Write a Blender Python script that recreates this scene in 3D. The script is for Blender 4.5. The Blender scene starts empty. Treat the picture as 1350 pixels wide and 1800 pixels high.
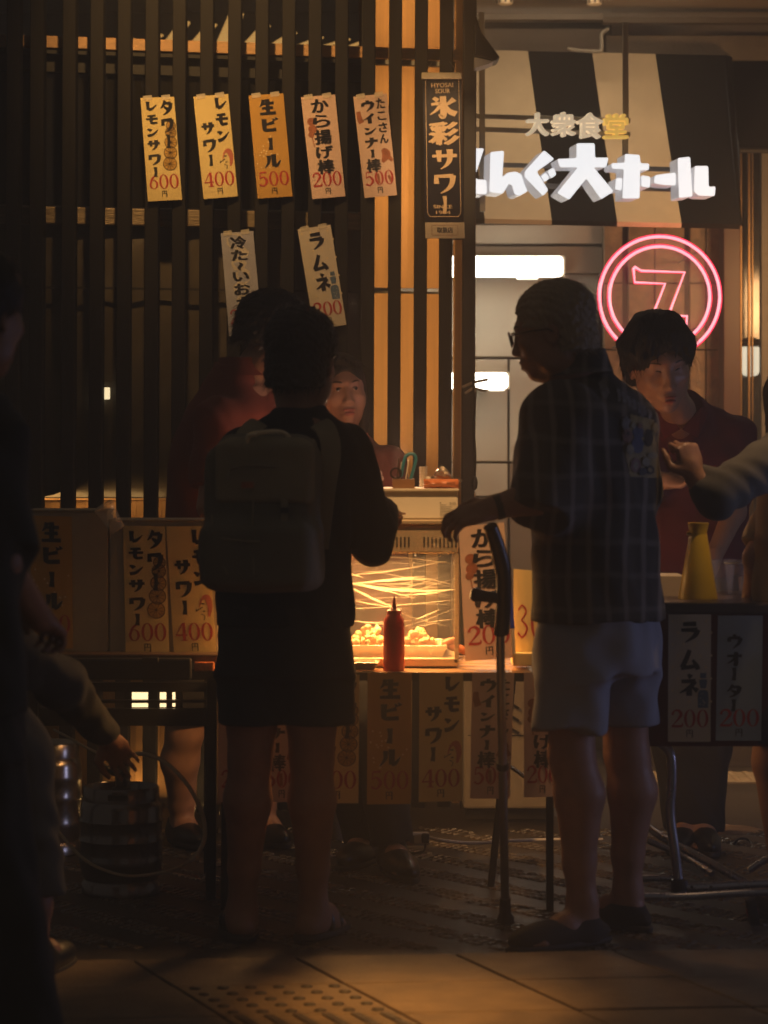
import bpy, math, random, sys
import numpy as np
from mathutils import Vector, Matrix, noise as mnoise
from mathutils.bvhtree import BVHTree
random.seed(7); np.random.seed(7)
C = bpy.context.scene.collection
sc = bpy.context.scene
# ------------------------------------------------------------------ camera
F_PX, HX, HY, CAMZ, ROLL = 4781.0, 675.0, 760.0, 1.36, 0.0042
cam_d = bpy.data.cameras.new('camera'); cam = bpy.data.objects.new('camera', cam_d); C.objects.link(cam)
cam.location = (0, 0, CAMZ); cam.rotation_euler = (math.pi/2, -ROLL, 0)
cam.rotation_mode = 'XYZ'
cam.matrix_world = Matrix.Translation((0, 0, CAMZ)) @ Matrix.Rotation(ROLL, 4, 'Y').inverted() @ Matrix.Rotation(math.pi/2, 4, 'X')
cam_d.sensor_fit = 'HORIZONTAL'; cam_d.sensor_width = 24.0; cam_d.lens = F_PX/1350*24
cam_d.shift_y = -(900-HY)/1350.0
cam_d.clip_start = 0.1; cam_d.clip_end = 200
cam_d.dof.use_dof = True; cam_d.dof.focus_distance = 8.9; cam_d.dof.aperture_fstop = 2.9
cam_d.dof.aperture_blades = 9
sc.camera = cam
# ------------------------------------------------------------------ world: night glow of the city street
w = bpy.data.worlds.new('World'); sc.world = w; w.use_nodes = True
bg = w.node_tree.nodes['Background']; bg.inputs[0].default_value = (1.0, .84, .68, 1); bg.inputs[1].default_value = 0.048
sc.view_settings.view_transform = 'Standard'; sc.view_settings.look = 'None'
sc.view_settings.exposure = 0.0; sc.view_settings.gamma = 1.0; sc.view_settings.use_curve_mapping = False
sc.cycles.use_denoising = True
sc.cycles.max_bounces = 6; sc.cycles.transparent_max_bounces = 12
sc.cycles.sample_clamp_indirect = 4.0; sc.cycles.caustics_reflective = False; sc.cycles.caustics_refractive = False

def P(px, py, D):
    """world point seen at photograph pixel px,py at distance D along +Y"""
    dx, dy = (px-HX)/F_PX, (HY-py)/F_PX
    c, s = math.cos(ROLL), math.sin(ROLL)
    x = c*dx - s*dy; z = s*dx + c*dy
    return Vector((x*D, D, CAMZ + z*D))
def G(px, D):                      # ground point
    v = P(px, HY, D); return Vector((v.x, D, 0))
def S(D): return F_PX/D

# lamps -----------------------------------------------------------
def lamp(kind, name, loc, energy, col, target=None, size=.1, size_y=None, angle=60, blend=.5):
    d = bpy.data.lights.new(name, kind); d.energy = energy; d.color = col
    if kind == 'AREA':
        d.size = size
        if size_y: d.shape = 'RECTANGLE'; d.size_y = size_y
    elif kind == 'SPOT':
        d.spot_size = math.radians(angle); d.spot_blend = blend; d.shadow_soft_size = size
    else: d.shadow_soft_size = size
    o = bpy.data.objects.new(name, d); C.objects.link(o); o.location = loc
    if target is not None:
        o.rotation_euler = (Vector(target)-Vector(loc)).to_track_quat('-Z', 'Y').to_euler()
    return o
WARM = (1, .60, .26); ORANGE = (1, .50, .15)
# spot above the picture washing the hanging menu strips
lamp('SPOT', 'menu_spot', (-.72, 8.35, 3.55), 200, (1, .57, .20), P(400, 90, 9.7), .05, angle=62, blend=1)
lamp('AREA', 'board_fill_top', Vector((P(250, 872, 9.76).x, 9.755, P(250, 872, 9.76).z)), .7, (1, .58, .20), Vector((P(250, 872, 9.76).x, 9.86, P(250, 905, 9.86).z)), 1.4, .03)  # added, unseen light along the top of the lower boards
lamp('SPOT', 'menu_spot_right', (.30, 8.15, 3.08), 95, (1, .60, .27), P(775, 270, 9.75), .05, angle=17, blend=.8)  # extra unseen spot added to brighten the hanging sign
# street lamp over the pavement
lamp('SPOT', 'pavement_spot', (.25, 5.6, 4.4), 1350, (1, .46, .11), G(735, 6.42), .12, angle=12, blend=1)
# lamp inside the display case
lamp('AREA', 'case_lamp', P(670, 985, 7.93), 18, (1, .50, .16), P(670, 1150, 7.90), .34, .12)
# unseen light strips added behind the slats to brighten the wood boards
for x_ in (646, 685, 731, 776):
    for y_, h_, e_ in ((120, 1.1, .62), (590, .90, .36), (1060, .85, .12)):
        q_ = P(x_, y_, 9.55+x_/835*.35+.092); lamp('AREA', 'board_fill_strip', q_, e_, (1, .58, .20), q_+Vector((0, 1, 0)), .03, h_)
lamp('AREA', 'board_fill_low', Vector((P(250, 1400, 9.80).x, 9.80, .04)), 2.6, (1, .58, .20), P(280, 1100, 9.84), 1.3, .05)  # added light at the foot of the boards, hidden by the slats
# recess down lights over the awning
lamp('AREA', 'recess_light', P(1020, -25, 10.6), 8, (1, .74, .46), P(1020, 400, 10.9), .9, .3)
# cold light of the shops across to the right
lamp('AREA', 'shop_front_light', (3.0, 7.3, .80), 6.5, (.50, .55, 1.0), (.6, 7.3, .7), .25, .5)
lamp('AREA', 'stone_wall_fill', (1.85, 9.9, 2.0), 20, (1, .52, .20), P(1150, 760, 11.35), .4, .3)  # added warm light, out of view, brightening the stone tiles
lamp('SPOT', 'counter_fill_spot', (.12, 6.55, 3.5), 400, (1, .54, .21), P(785, 870, 7.9), .04, angle=17, blend=.6)  # out-of-view spot added to brighten the white box and case strip
lamp('SPOT', 'right_counter_fill', (1.45, 7.25, 3.3), 190, (1, .58, .28), P(1220, 850, 7.6), .05, angle=20, blend=1)  # unseen spot added for the megaphone and the raised fist
lamp('SPOT', 'walkway_fill', (2.2, 10.3, 2.7), 130, (1, .60, .28), G(1270, 10.4), .08, angle=44, blend=.8)  # added spot without a fitting, warms the far tactile strip
lamp('POINT', 'young_man_fill', P(1125, 905, 8.3), .55, (1, .60, .36), None, .05)  # added point light for the young man's face, no lamp stands here
lamp('POINT', 'case_back_fill', P(630, 1045, 8.27), .8, (1, .50, .2), None, .04)  # added point light, brightens the red shirt behind the case
lamp('POINT', 'woman_face_fill', P(706, 790, 8.1), 3.0, (1, .58, .36), None, .03)  # added point light for the woman's face, above the case

# ------------------------------------------------------------------ object helpers
def tag(o, label=None, cat=None, group=None, kind=None):
    if label: o['label'] = label
    if cat: o['category'] = cat
    if group: o['group'] = group
    if kind: o['kind'] = kind
    return o
def thing(name, label, cat, loc, group=None):
    o = bpy.data.objects.new(name, None); C.objects.link(o); o.location = loc
    o.empty_display_size = .1
    return tag(o, label, cat, group)
def link(name, me, mat, parent=None):
    o = bpy.data.objects.new(name, me); C.objects.link(o)
    if mat and not me.materials: me.materials.append(mat)
    if parent: o.parent = parent
    return o
def root_loc(p):
    v = Vector((0, 0, 0))
    while p is not None: v += p.location; p = p.parent
    return v
def shade(me, smooth, angle=None):
    me.polygons.foreach_set('use_smooth', [smooth]*len(me.polygons))
class MB:
    def __init__(s): s.v = []; s.f = []
    def add(s, vs, fs):
        b = len(s.v); s.v += [tuple(x) for x in vs]; s.f += [tuple(i+b for i in f) for f in fs]; return s
    def box(s, c, size, R=None):
        hx, hy, hz = size[0]/2, size[1]/2, size[2]/2; c = Vector(c)
        vs = [Vector((x, y, z)) for x in (-hx, hx) for y in (-hy, hy) for z in (-hz, hz)]
        if R is not None: vs = [R @ v for v in vs]
        return s.add([v+c for v in vs], [(0,1,3,2),(4,6,7,5),(0,4,5,1),(2,3,7,6),(0,2,6,4),(1,5,7,3)])
    def bar(s, a, b, w, h=None):          # rectangular bar from a to b
        a, b = Vector(a), Vector(b); h = h or w; d = b-a
        q = d.to_track_quat('Z', 'Y').to_matrix()
        return s.box((a+b)/2, (w, h, d.length), q)
    def hexa(s, p):                        # 8 points: front 4 then back 4
        return s.add(p, [(0,1,2,3),(7,6,5,4),(0,4,5,1),(1,5,6,2),(2,6,7,3),(3,7,4,0)])
    def pbox(s, x0, y0, x1, y1, D, depth, D2=None):   # box given by its front rectangle in the view
        D2 = D if D2 is None else D2
        f = [P(x0, y0, D), P(x1, y0, D2), P(x1, y1, D2), P(x0, y1, D)]
        bk = [v+Vector((0, depth, 0)) for v in f]
        return s.hexa(f+bk)
    def quad(s, pts, depth):
        f = [Vector(p) for p in pts]; return s.hexa(f+[v+Vector((0, depth, 0)) for v in f])
    def prism(s, poly, off):               # polygon (world points) extruded by vector off
        n = len(poly); off = Vector(off); vs = [Vector(p) for p in poly]; vs += [v+off for v in vs]
        return s.add(vs, [tuple(range(n)), tuple(range(2*n-1, n-1, -1))]+[(i, i+n, (i+1) % n+n, (i+1) % n) for i in range(n)])
    def tube(s, pts, r, n=8, cap=True):
        pts = [Vector(p) for p in pts]; m = len(pts); rs = r if isinstance(r, (list, tuple)) else [r]*m
        prev = None; vs = []
        for i, p in enumerate(pts):
            t = (pts[min(i+1, m-1)]-pts[max(i-1, 0)]).normalized()
            if prev is None: u = t.orthogonal().normalized()
            else:
                u = prev - t*prev.dot(t); u = u.normalized() if u.length > 1e-6 else t.orthogonal().normalized()
            prev = u; w_ = t.cross(u)
            for k in range(n):
                a = 2*math.pi*k/n; vs.append(p+(u*math.cos(a)+w_*math.sin(a))*rs[i])
        fs = [(i*n+k, i*n+(k+1) % n, (i+1)*n+(k+1) % n, (i+1)*n+k) for i in range(m-1) for k in range(n)]
        if cap: fs += [tuple(range(n-1, -1, -1)), tuple((m-1)*n+k for k in range(n))]
        return s.add(vs, fs)
    def lathe(s, prof, c, n=32, R=None, caps=True):
        c = Vector(c); vs = []
        for r, z in prof:
            for k in range(n):
                a = 2*math.pi*k/n; v = Vector((r*math.cos(a), r*math.sin(a), z))
                if R is not None: v = R @ v
                vs.append(v+c)
        m = len(prof)
        fs = [(i*n+k, i*n+(k+1) % n, (i+1)*n+(k+1) % n, (i+1)*n+k) for i in range(m-1) for k in range(n)]
        if caps: fs += [tuple(range(n-1, -1, -1)), tuple((m-1)*n+k for k in range(n))]
        return s.add(vs, fs)
    def build(s, name, mat, parent=None, smooth=False, bevel=0, seg=2, kind=None, crease=None):
        me = bpy.data.meshes.new(name); o0 = root_loc(parent)
        me.from_pydata([tuple(Vector(v)-o0) for v in s.v], [], s.f); me.update()
        o = link(name, me, mat, parent)
        if smooth:
            shade(me, True)
            md = o.modifiers.new('es', 'EDGE_SPLIT'); md.split_angle = math.radians(40)
        if bevel:
            md = o.modifiers.new('bv', 'BEVEL'); md.width = bevel; md.segments = seg; md.limit_method = 'ANGLE'
            md.use_clamp_overlap = True
        if kind: o['kind'] = kind
        return o
def rot(ax, deg): return Matrix.Rotation(math.radians(deg), 3, ax)
def cat(pts, n=8):
    """Catmull-Rom through tuples of any length"""
    if len(pts) < 3:
        return [tuple(a+(b-a)*t/n for a, b in zip(pts[0], pts[1])) for t in range(n+1)] if len(pts) == 2 else pts
    out = []; q = [pts[0]]+list(pts)+[pts[-1]]
    for i in range(1, len(q)-2):
        for k in range(n):
            t = k/n
            out.append(tuple(.5*((2*b)+(-a+c)*t+(2*a-5*b+4*c-d)*t*t+(-a+3*b-3*c+d)*t**3) for a, b, c, d in zip(q[i-1], q[i], q[i+1], q[i+2])))
    out.append(tuple(pts[-1])); return out

# ------------------------------------------------------------------ materials
def M(name, col, rough=.6, metal=0, var=.15, vs=12, bump=0, bs=60, emit=None, es=1, alpha=None, trans=0, spec=.5, coat=0, stretch=None, var2=None, sheen=0):
    m = bpy.data.materials.new(name); m.use_nodes = True; nt = m.node_tree; N = nt.nodes; L = nt.links
    b = N['Principled BSDF']; b.inputs['Roughness'].default_value = rough; b.inputs['Metallic'].default_value = metal
    b.inputs['Specular IOR Level'].default_value = spec
    b.inputs['Coat Weight'].default_value = coat; b.inputs['Transmission Weight'].default_value = trans
    if sheen: b.inputs['Sheen Weight'].default_value = sheen
    if alpha is not None: b.inputs['Alpha'].default_value = alpha
    tc = N.new('ShaderNodeTexCoord'); mp = N.new('ShaderNodeMapping'); L.new(tc.outputs['Object'], mp.inputs[0])
    if stretch: mp.inputs['Scale'].default_value = stretch
    nz = N.new('ShaderNodeTexNoise'); nz.inputs['Scale'].default_value = vs; nz.inputs['Detail'].default_value = 6; nz.inputs['Roughness'].default_value = .65
    L.new(mp.outputs[0], nz.inputs['Vector'])
    mx = N.new('ShaderNodeMix'); mx.data_type = 'RGBA'
    rmp = N.new('ShaderNodeMapRange'); rmp.inputs[1].default_value = .3; rmp.inputs[2].default_value = .7
    L.new(nz.outputs[0], rmp.inputs[0]); L.new(rmp.outputs[0], mx.inputs['Factor'])
    lo = [c*(1-var) for c in col]; hi = [min(1, c*(1+var)) for c in col] if var2 is None else var2
    mx.inputs['A'].default_value = (*lo, 1); mx.inputs['B'].default_value = (*hi, 1)
    L.new(mx.outputs['Result'], b.inputs['Base Color'])
    # roughness variation
    rr = N.new('ShaderNodeMapRange'); rr.inputs[3].default_value = max(0, rough-.08); rr.inputs[4].default_value = min(1, rough+.08)
    L.new(nz.outputs[0], rr.inputs[0]); L.new(rr.outputs[0], b.inputs['Roughness'])
    if bump:
        n2 = N.new('ShaderNodeTexNoise'); n2.inputs['Scale'].default_value = bs; n2.inputs['Detail'].default_value = 5
        L.new(mp.outputs[0], n2.inputs['Vector'])
        bp = N.new('ShaderNodeBump'); bp.inputs['Strength'].default_value = bump; bp.inputs['Distance'].default_value = .01
        L.new(n2.outputs[0], bp.inputs['Height']); L.new(bp.outputs[0], b.inputs['Normal'])
    if emit: b.inputs['Emission Color'].default_value = (*emit, 1); b.inputs['Emission Strength'].default_value = es
    return m
m_slat = M('dark_stained_wood', (.014, .012, .010), .7, spec=.2, var=.3, vs=8, stretch=(6, 6, .5), bump=.15, bs=30)
m_post = M('black_post', (.022, .018, .015), .5, var=.3)
m_board = M('pale_wood_board', (.50, .27, .10), .55, var=.14, vs=7, stretch=(9, 9, .35), bump=.1, bs=40)
m_rail = M('rail_wood', (.48, .28, .13), .6, var=.2, vs=10, stretch=(.6, 8, 8), bump=.15)
m_screw = M('screw_steel', (.30, .24, .18), .35, .9)
m_dark = M('dark_interior', (.020, .017, .014), .7, var=.3)
m_glassd = M('dark_window_glass', (.012, .011, .010), .12, spec=.8, var=.2)
m_film = M('grey_plastic_film', (.10, .08, .055), .32, var=.35, vs=5, bump=.9, bs=9, stretch=(1, 1, .25), spec=.8)
m_ledge = M('ledge_metal', (.28, .21, .13), .4, .3, var=.4, vs=6, stretch=(1, 1, 14), bump=.3, bs=20)
m_ceil = M('soffit_paint', (.36, .31, .25), .7, var=.1, vs=3)
m_panel = M('cream_wall_panel', (.64, .59, .48), .5, var=.08, vs=3, bump=.04, bs=120)
m_joint = M('black_joint', (.012, .011, .010), .6)
m_beige = M('beige_lintel', (.30, .24, .18), .6, var=.1, vs=4)
m_stone = M('brown_stone_tile', (.10, .062, .034), .42, var=.0, vs=26, var2=(.36, .23, .12), bump=.25, bs=90, spec=.6)
m_cream = M('cream_canvas', (.60, .50, .36), .8, spec=.2, var=.12, vs=5, bump=.06, bs=300)
m_blackc = M('black_canvas', (.008, .008, .008), .8, spec=.12, var=.2, vs=30, bump=.06, bs=300)
m_frame = M('grey_steel_frame', (.22, .20, .17), .5, .3, var=.15)
m_white_e = M('lit_letter_face', (.3, .3, .3), .4, emit=(.95, .97, 1.0), es=1.3)
m_letside = M('letter_side', (.62, .62, .62), .35, var=.05, emit=(.9, .9, .95), es=.30)
m_whitepl = M('white_plastic', (.60, .57, .52), .4, var=.05)
m_trim = M('dark_trim_paint', (.12, .10, .08), .6)
m_letcream = M('cream_letter', (.70, .58, .42), .5, emit=(1, .84, .58), es=.6)
m_letyel = M('yellow_letter', (.80, .52, .12), .5, emit=(1, .68, .16), es=.6)
m_tubelight = M('fluorescent_diffuser', (.9, .9, .85), .4, emit=(1, .93, .76), es=10)
m_disc = M('downlight_diffuser', (.9, .9, .85), .4, emit=(1, .90, .70), es=1.2)
m_neon = M('neon_glow_tube', (.9, .3, .4), .3, emit=(1.0, .36, .47), es=1.9)
m_neonred = M('neon_outer_tube', (.6, .02, .08), .3, emit=(1, .01, .07), es=2.6)
m_clear = M('clear_acrylic', (.9, .9, .9), .03, alpha=.06, spec=.6, var=0)
m_redsign = M('red_print', (.42, .02, .02), .5)
m_paper_y = M('yellow_paper', (.80, .62, .26), .35, var=.05, spec=.5, vs=4)
m_paper_m = M('mustard_paper', (.60, .34, .08), .22, var=.08, spec=.7, vs=5)
m_paper_p = M('pink_paper', (.76, .54, .42), .22, var=.05, spec=.6, vs=4)
m_paper_w = M('white_paper', (.64, .56, .44), .35, var=.05, vs=5)
m_paper_b = M('lilac_paper', (.46, .45, .50), .35, var=.1, vs=5)
m_paper_bl = M('pale_blue_paper', (.35, .42, .50), .35, var=.1, vs=5)
m_dots = M('pale_dot_print', (.80, .62, .34), .5)
m_ink = M('black_ink', (.012, .012, .016), .45, var=.1)
m_inkhalo = M('cream_ink', (.72, .56, .34), .45, var=.03)
m_redink = M('red_ink', (.46, .035, .035), .45, var=.1)
m_lemon = M('lemon_print', (.52, .30, .06), .45, var=.3, vs=40)
m_hair_red = M('auburn_print', (.55, .16, .10), .5)
m_brownp = M('brown_print', (.36, .12, .05), .5, var=.3, vs=60)
m_bluep = M('blue_print', (.10, .16, .24), .5)
m_sky_p = M('pale_patch_print', (.66, .58, .46), .4)
m_navy = M('navy_sign_face', (.008, .009, .022), .3, spec=.3)
m_gold = M('gold_letter', (.86, .60, .33), .4, var=.05)
m_chrome = M('bright_metal_cap', (.85, .72, .50), .25, .3)
m_greytab = M('cream_plate', (.78, .64, .44), .4)
m_tape = M('glossy_clear_tape', (.95, .85, .65), .18, alpha=.35, spec=1.0, var=0)
# ------------------------------------------------------------------ lettering
GL = {
'レ': [[(28,6,20),(27,45,16),(30,84,19)], [(30,86,15),(56,76,14),(93,38,3)]],
'モ': [[(18,18,10),(80,16,13)], [(8,48,10),(94,46,14)], [(47,18,17),(45,60,17),(52,86,15),(90,84,12)]],
'ン': [[(12,20,7),(26,26,15),(40,38,20)], [(12,88,18),(50,76,15),(92,28,3)]],
'サ': [[(6,36,10),(96,34,14)], [(30,10,18),(32,62,12)], [(70,6,20),(70,50,17),(58,76,11),(36,95,3)]],
'ワ': [[(17,14,14),(18,54,18)], [(18,20,11),(86,18,15)], [(85,16,20),(79,55,17),(60,80,11),(34,97,3)]],
'ー': [[(50,2,18),(52,50,13),(48,98,18)]],
'タ': [[(43,4,12),(30,34,12),(8,57,3)], [(36,24,11),(86,22,14)], [(85,20,20),(77,56,17),(52,84,11),(24,99,3)], [(34,46,7),(66,66,19)]],
'ビ': [[(24,8,19),(23,60,17),(30,85,15),(90,84,15)], [(26,48,10),(80,33,14)], [(72,6,4),(84,22,13)], [(88,0,4),(99,16,13)]],
'ル': [[(32,14,16),(30,56,12),(6,93,3)], [(60,6,19),(60,86,17)], [(60,87,12),(79,76,12),(99,46,3)]],
'ウ': [[(50,2,15),(50,22,15)], [(16,24,14),(16,52,16)], [(16,27,11),(86,25,15)], [(85,25,20),(76,62,14),(40,97,3)]],
'イ': [[(82,4,16),(50,38,12),(8,60,3)], [(54,34,19),(54,97,19)]],
'ナ': [[(6,36,11),(96,34,15)], [(54,4,20),(52,46,17),(40,74,11),(14,97,3)]],
'ラ': [[(20,14,12),(82,12,15)], [(12,42,10),(88,40,15)], [(87,39,20),(76,68,14),(32,99,3)]],
'ム': [[(52,4,13),(36,46,15),(16,86,15)], [(12,87,15),(50,84,12),(86,78,12)], [(66,50,7),(82,74,15),(92,95,15)]],
'ネ': [[(44,2,7),(60,16,18)], [(14,34,11),(80,32,13)], [(79,32,15),(50,62,12),(6,86,3)], [(50,58,18),(50,99,18)], [(62,58,6),(90,77,16)]],
'オ': [[(6,32,11),(96,30,14)], [(60,4,18),(60,92,17),(46,84,5)], [(58,34,12),(36,66,10),(6,85,3)]],
'円': [[(16,12,10),(16,95,10)], [(14,12,8),(84,12,8)], [(84,9,13),(84,92,13),(74,90,4)], [(16,50,7),(84,50,7)], [(50,12,11),(50,50,11)]],
'生': [[(30,6,14),(22,30,11),(6,48,3)], [(28,30,9),(88,28,12)], [(18,58,9),(82,56,12)], [(4,91,10),(96,89,13)], [(52,4,17),(52,90,15)]],
'〜': [[(46,3,5),(60,28,15),(42,66,15),(54,97,3)]],
'水': [[(50,2,17),(50,92,17),(34,83,3)], [(8,34,8),(40,32,13),(30,58,10),(6,82,3)], [(86,16,15),(58,42,5)], [(56,38,6),(70,68,15),(96,87,16)]],
'氷': [[(50,2,19),(50,92,19),(34,83,4)], [(8,38,10),(40,36,14),(30,60,11),(4,84,4)], [(90,16,20),(60,44,7)], [(56,40,8),(72,70,18),(96,84,22)], [(16,8,12),(32,22,17)]],
'0': 'ring', '6': [[(50,5,9),(24,26,12),(9,66,13)], ('ring',31,67,28,32,13)],
'4': [[(41,1,7),(4,67,4)], [(1,69,7),(61,69,7)], [(44,1,15),(44,97,15)], [(28,98,5),(60,98,5)]],
'5': [[(14,5,8),(54,4,13)], [(14,4,6),(11,46,6)], [(11,45,4),(34,36,10),(53,66,17),(32,96,9),(6,86,12)]],
'2': [[(7,30,14),(16,9,8),(38,5,12),(52,28,16),(34,58,9),(5,93,3)], [(4,93,13),(54,92,12),(59,74,4)]],
'3': [[(7,18,10),(28,4,8),(48,22,15),(24,47,5)], [(22,46,5),(54,70,16),(30,97,9),(4,84,11)]],
}
def ribbon(mb, pts, tr, lift):
    """variable-width stroke; tr(x,y,lift) -> world point"""
    q = cat([tuple(map(float, p)) for p in pts], 7)
    L_, R_ = [], []
    n = len(q)
    for i, (x, y, wd) in enumerate(q):
        a, b = q[max(i-1, 0)], q[min(i+1, n-1)]
        dx, dy = b[0]-a[0], b[1]-a[1]; l = math.hypot(dx, dy) or 1; nx, ny = -dy/l, dx/l
        L_.append((x+nx*wd/2, y+ny*wd/2)); R_.append((x-nx*wd/2, y-ny*wd/2))
    vs = []
    for a, b in zip(L_, R_): vs += [tr(*a, lift), tr(*b, lift)]
    mb.add(vs, [(2*i, 2*i+1, 2*i+3, 2*i+2) for i in range(n-1)])
def ring(mb, cx, cy, rx, ry, thick, tr, lift, thin=4, n=28):
    vs = []
    for k in range(n):
        a = 2*math.pi*k/n; c, s = math.cos(a), math.sin(a)
        vs += [tr(cx+rx*c, cy+ry*s, lift), tr(cx+(rx-thick)*c, cy+(ry-thin)*s, lift)]
    mb.add(vs, [(2*k, 2*k+1, (2*k+3) % (2*n), (2*k+2) % (2*n)) for k in range(n)])
def disc(mb, cx, cy, rx, ry, tr, lift, n=20):
    mb.add([tr(cx+rx*math.cos(2*math.pi*k/n), cy+ry*math.sin(2*math.pi*k/n), lift) for k in range(n)], [tuple(range(n))])
_fc = {}
def font_glyph(ch, bold=0):
    k = (ch, bold)
    if k in _fc: return _fc[k]
    c = bpy.data.curves.new('g', 'FONT'); c.body = ch; c.offset = bold; c.resolution_u = 4
    o = bpy.data.objects.new('g', c); C.objects.link(o)
    dg = bpy.context.evaluated_depsgraph_get(); dg.update()
    me = bpy.data.meshes.new_from_object(o.evaluated_get(dg))
    vs = [(v.co.x, v.co.y) for v in me.vertices]; fs = [tuple(p.vertices) for p in me.polygons]
    bpy.data.objects.remove(o); bpy.data.meshes.remove(me); bpy.data.curves.remove(c)
    xs = [v[0] for v in vs]; ys = [v[1] for v in vs]
    x0, x1, y0, y1 = min(xs), max(xs), min(ys), max(ys)
    _fc[k] = ([((x-x0)/(x1-x0), (y1-y)/(y1-y0)) for x, y in vs], fs, (x1-x0)/(y1-y0)); return _fc[k]
def glyph(mb, ch, x0, y0, w_, h_, tr, lift=.0006, bold=.032, fat=1.0, grow=0):
    """draw ch in the box x0,y0,w,h of strip units"""
    if ch in GL:
        dw = 62. if ch.isdigit() else 100.
        st = GL[ch]
        def t2(x, y, l): return tr(x0+x/dw*w_, y0+y/100*h_, l)
        if st == 'ring': ring(mb, 31, 50, 30, 50, 14, t2, lift, 4); return
        for i, s in enumerate(st):
            if s[0] == 'ring': ring(mb, s[1], s[2], s[3], s[4], s[5], t2, lift+i*.0001); continue
            ribbon(mb, [(p[0], p[1], p[2]*fat+grow) for p in s], t2, lift+i*.0001)
    else:
        vs, fs, _ = font_glyph(ch)
        e = bold*1.5+grow*.006
        for q, (ox, oy) in enumerate(((0, 0), (-e, 0), (e, 0), (e*.4, e*.5), (-e*.4, -e*.5))): mb.add([tr(x0+(x+ox)*w_, y0+(y+oy)*h_, lift+q*.00007) for x, y in vs], fs)
def text_line(mb, s, x0, y0, w_, h_, tr, lift=.0006, bold=.015):
    vs, fs, ar = font_glyph(s)
    for q, e in enumerate((0, bold*.5, -bold*.5)): mb.add([tr(x0+(x+e)*w_, y0+y*h_, lift+q*.00007) for x, y in vs], fs)
def sheet(corners, Dfun, lift_dir=Vector((0, -1, 0)), curl=0, U=100., V=300.):
    """bilinear map of strip units (U x V) onto a sheet whose corners TL,TR,BR,BL are seen at the given pixels"""
    TL, TR, BR, BL = corners
    def tr(x, y, l=0):
        u, v = x/U, y/V
        px = (TL[0]*(1-u)+TR[0]*u)*(1-v)+(BL[0]*(1-u)+BR[0]*u)*v
        py = (TL[1]*(1-u)+TR[1]*u)*(1-v)+(BL[1]*(1-u)+BR[1]*u)*v
        D = Dfun(px, py) + curl*math.sin(v*math.pi*1.3+.4)*.5 + curl*.6*(2*u-1)**2
        return P(px, py, D)+lift_dir*l
    return tr
def paper_mesh(tr, th=.0008, U=100., V=300., nu=4, nv=14):
    mb = MB(); vs = []
    for l in (0, -th):
        for j in range(nv+1):
            for i in range(nu+1): vs.append(tr(U*i/nu, V*j/nv, l))
    n = (nu+1)*(nv+1); fs = []
    for j in range(nv):
        for i in range(nu):
            a = j*(nu+1)+i; fs += [(a, a+nu+1, a+nu+2, a+1), (n+a, n+a+1, n+a+nu+2, n+a+nu+1)]
    for j in range(nv):
        a = j*(nu+1); fs += [(a, n+a, n+a+nu+1, a+nu+1)]; a += nu; fs += [(a, a+nu+1, n+a+nu+1, n+a)]
    for i in range(nu):
        fs += [(i, i+1, n+i+1, n+i)]; a = nv*(nu+1)+i; fs += [(a, n+a, n+a+1, a+1)]
    return mb.add(vs, fs)
def price(mb, mk, s, tr, y0=224, y1=266, ink=None):
    h = y1-y0; w_ = 28
    for i, ch in enumerate(s):
        g = MB(); glyph(g, ch, 7+i*30, y0, w_, h, tr, .0009+.0001*i); g.build('price_digit', m_redink, mb)
    g = MB(); glyph(g, '円', 41, y1+4, 19, 20, tr, .0009); g.build('character', m_ink, mb)
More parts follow.
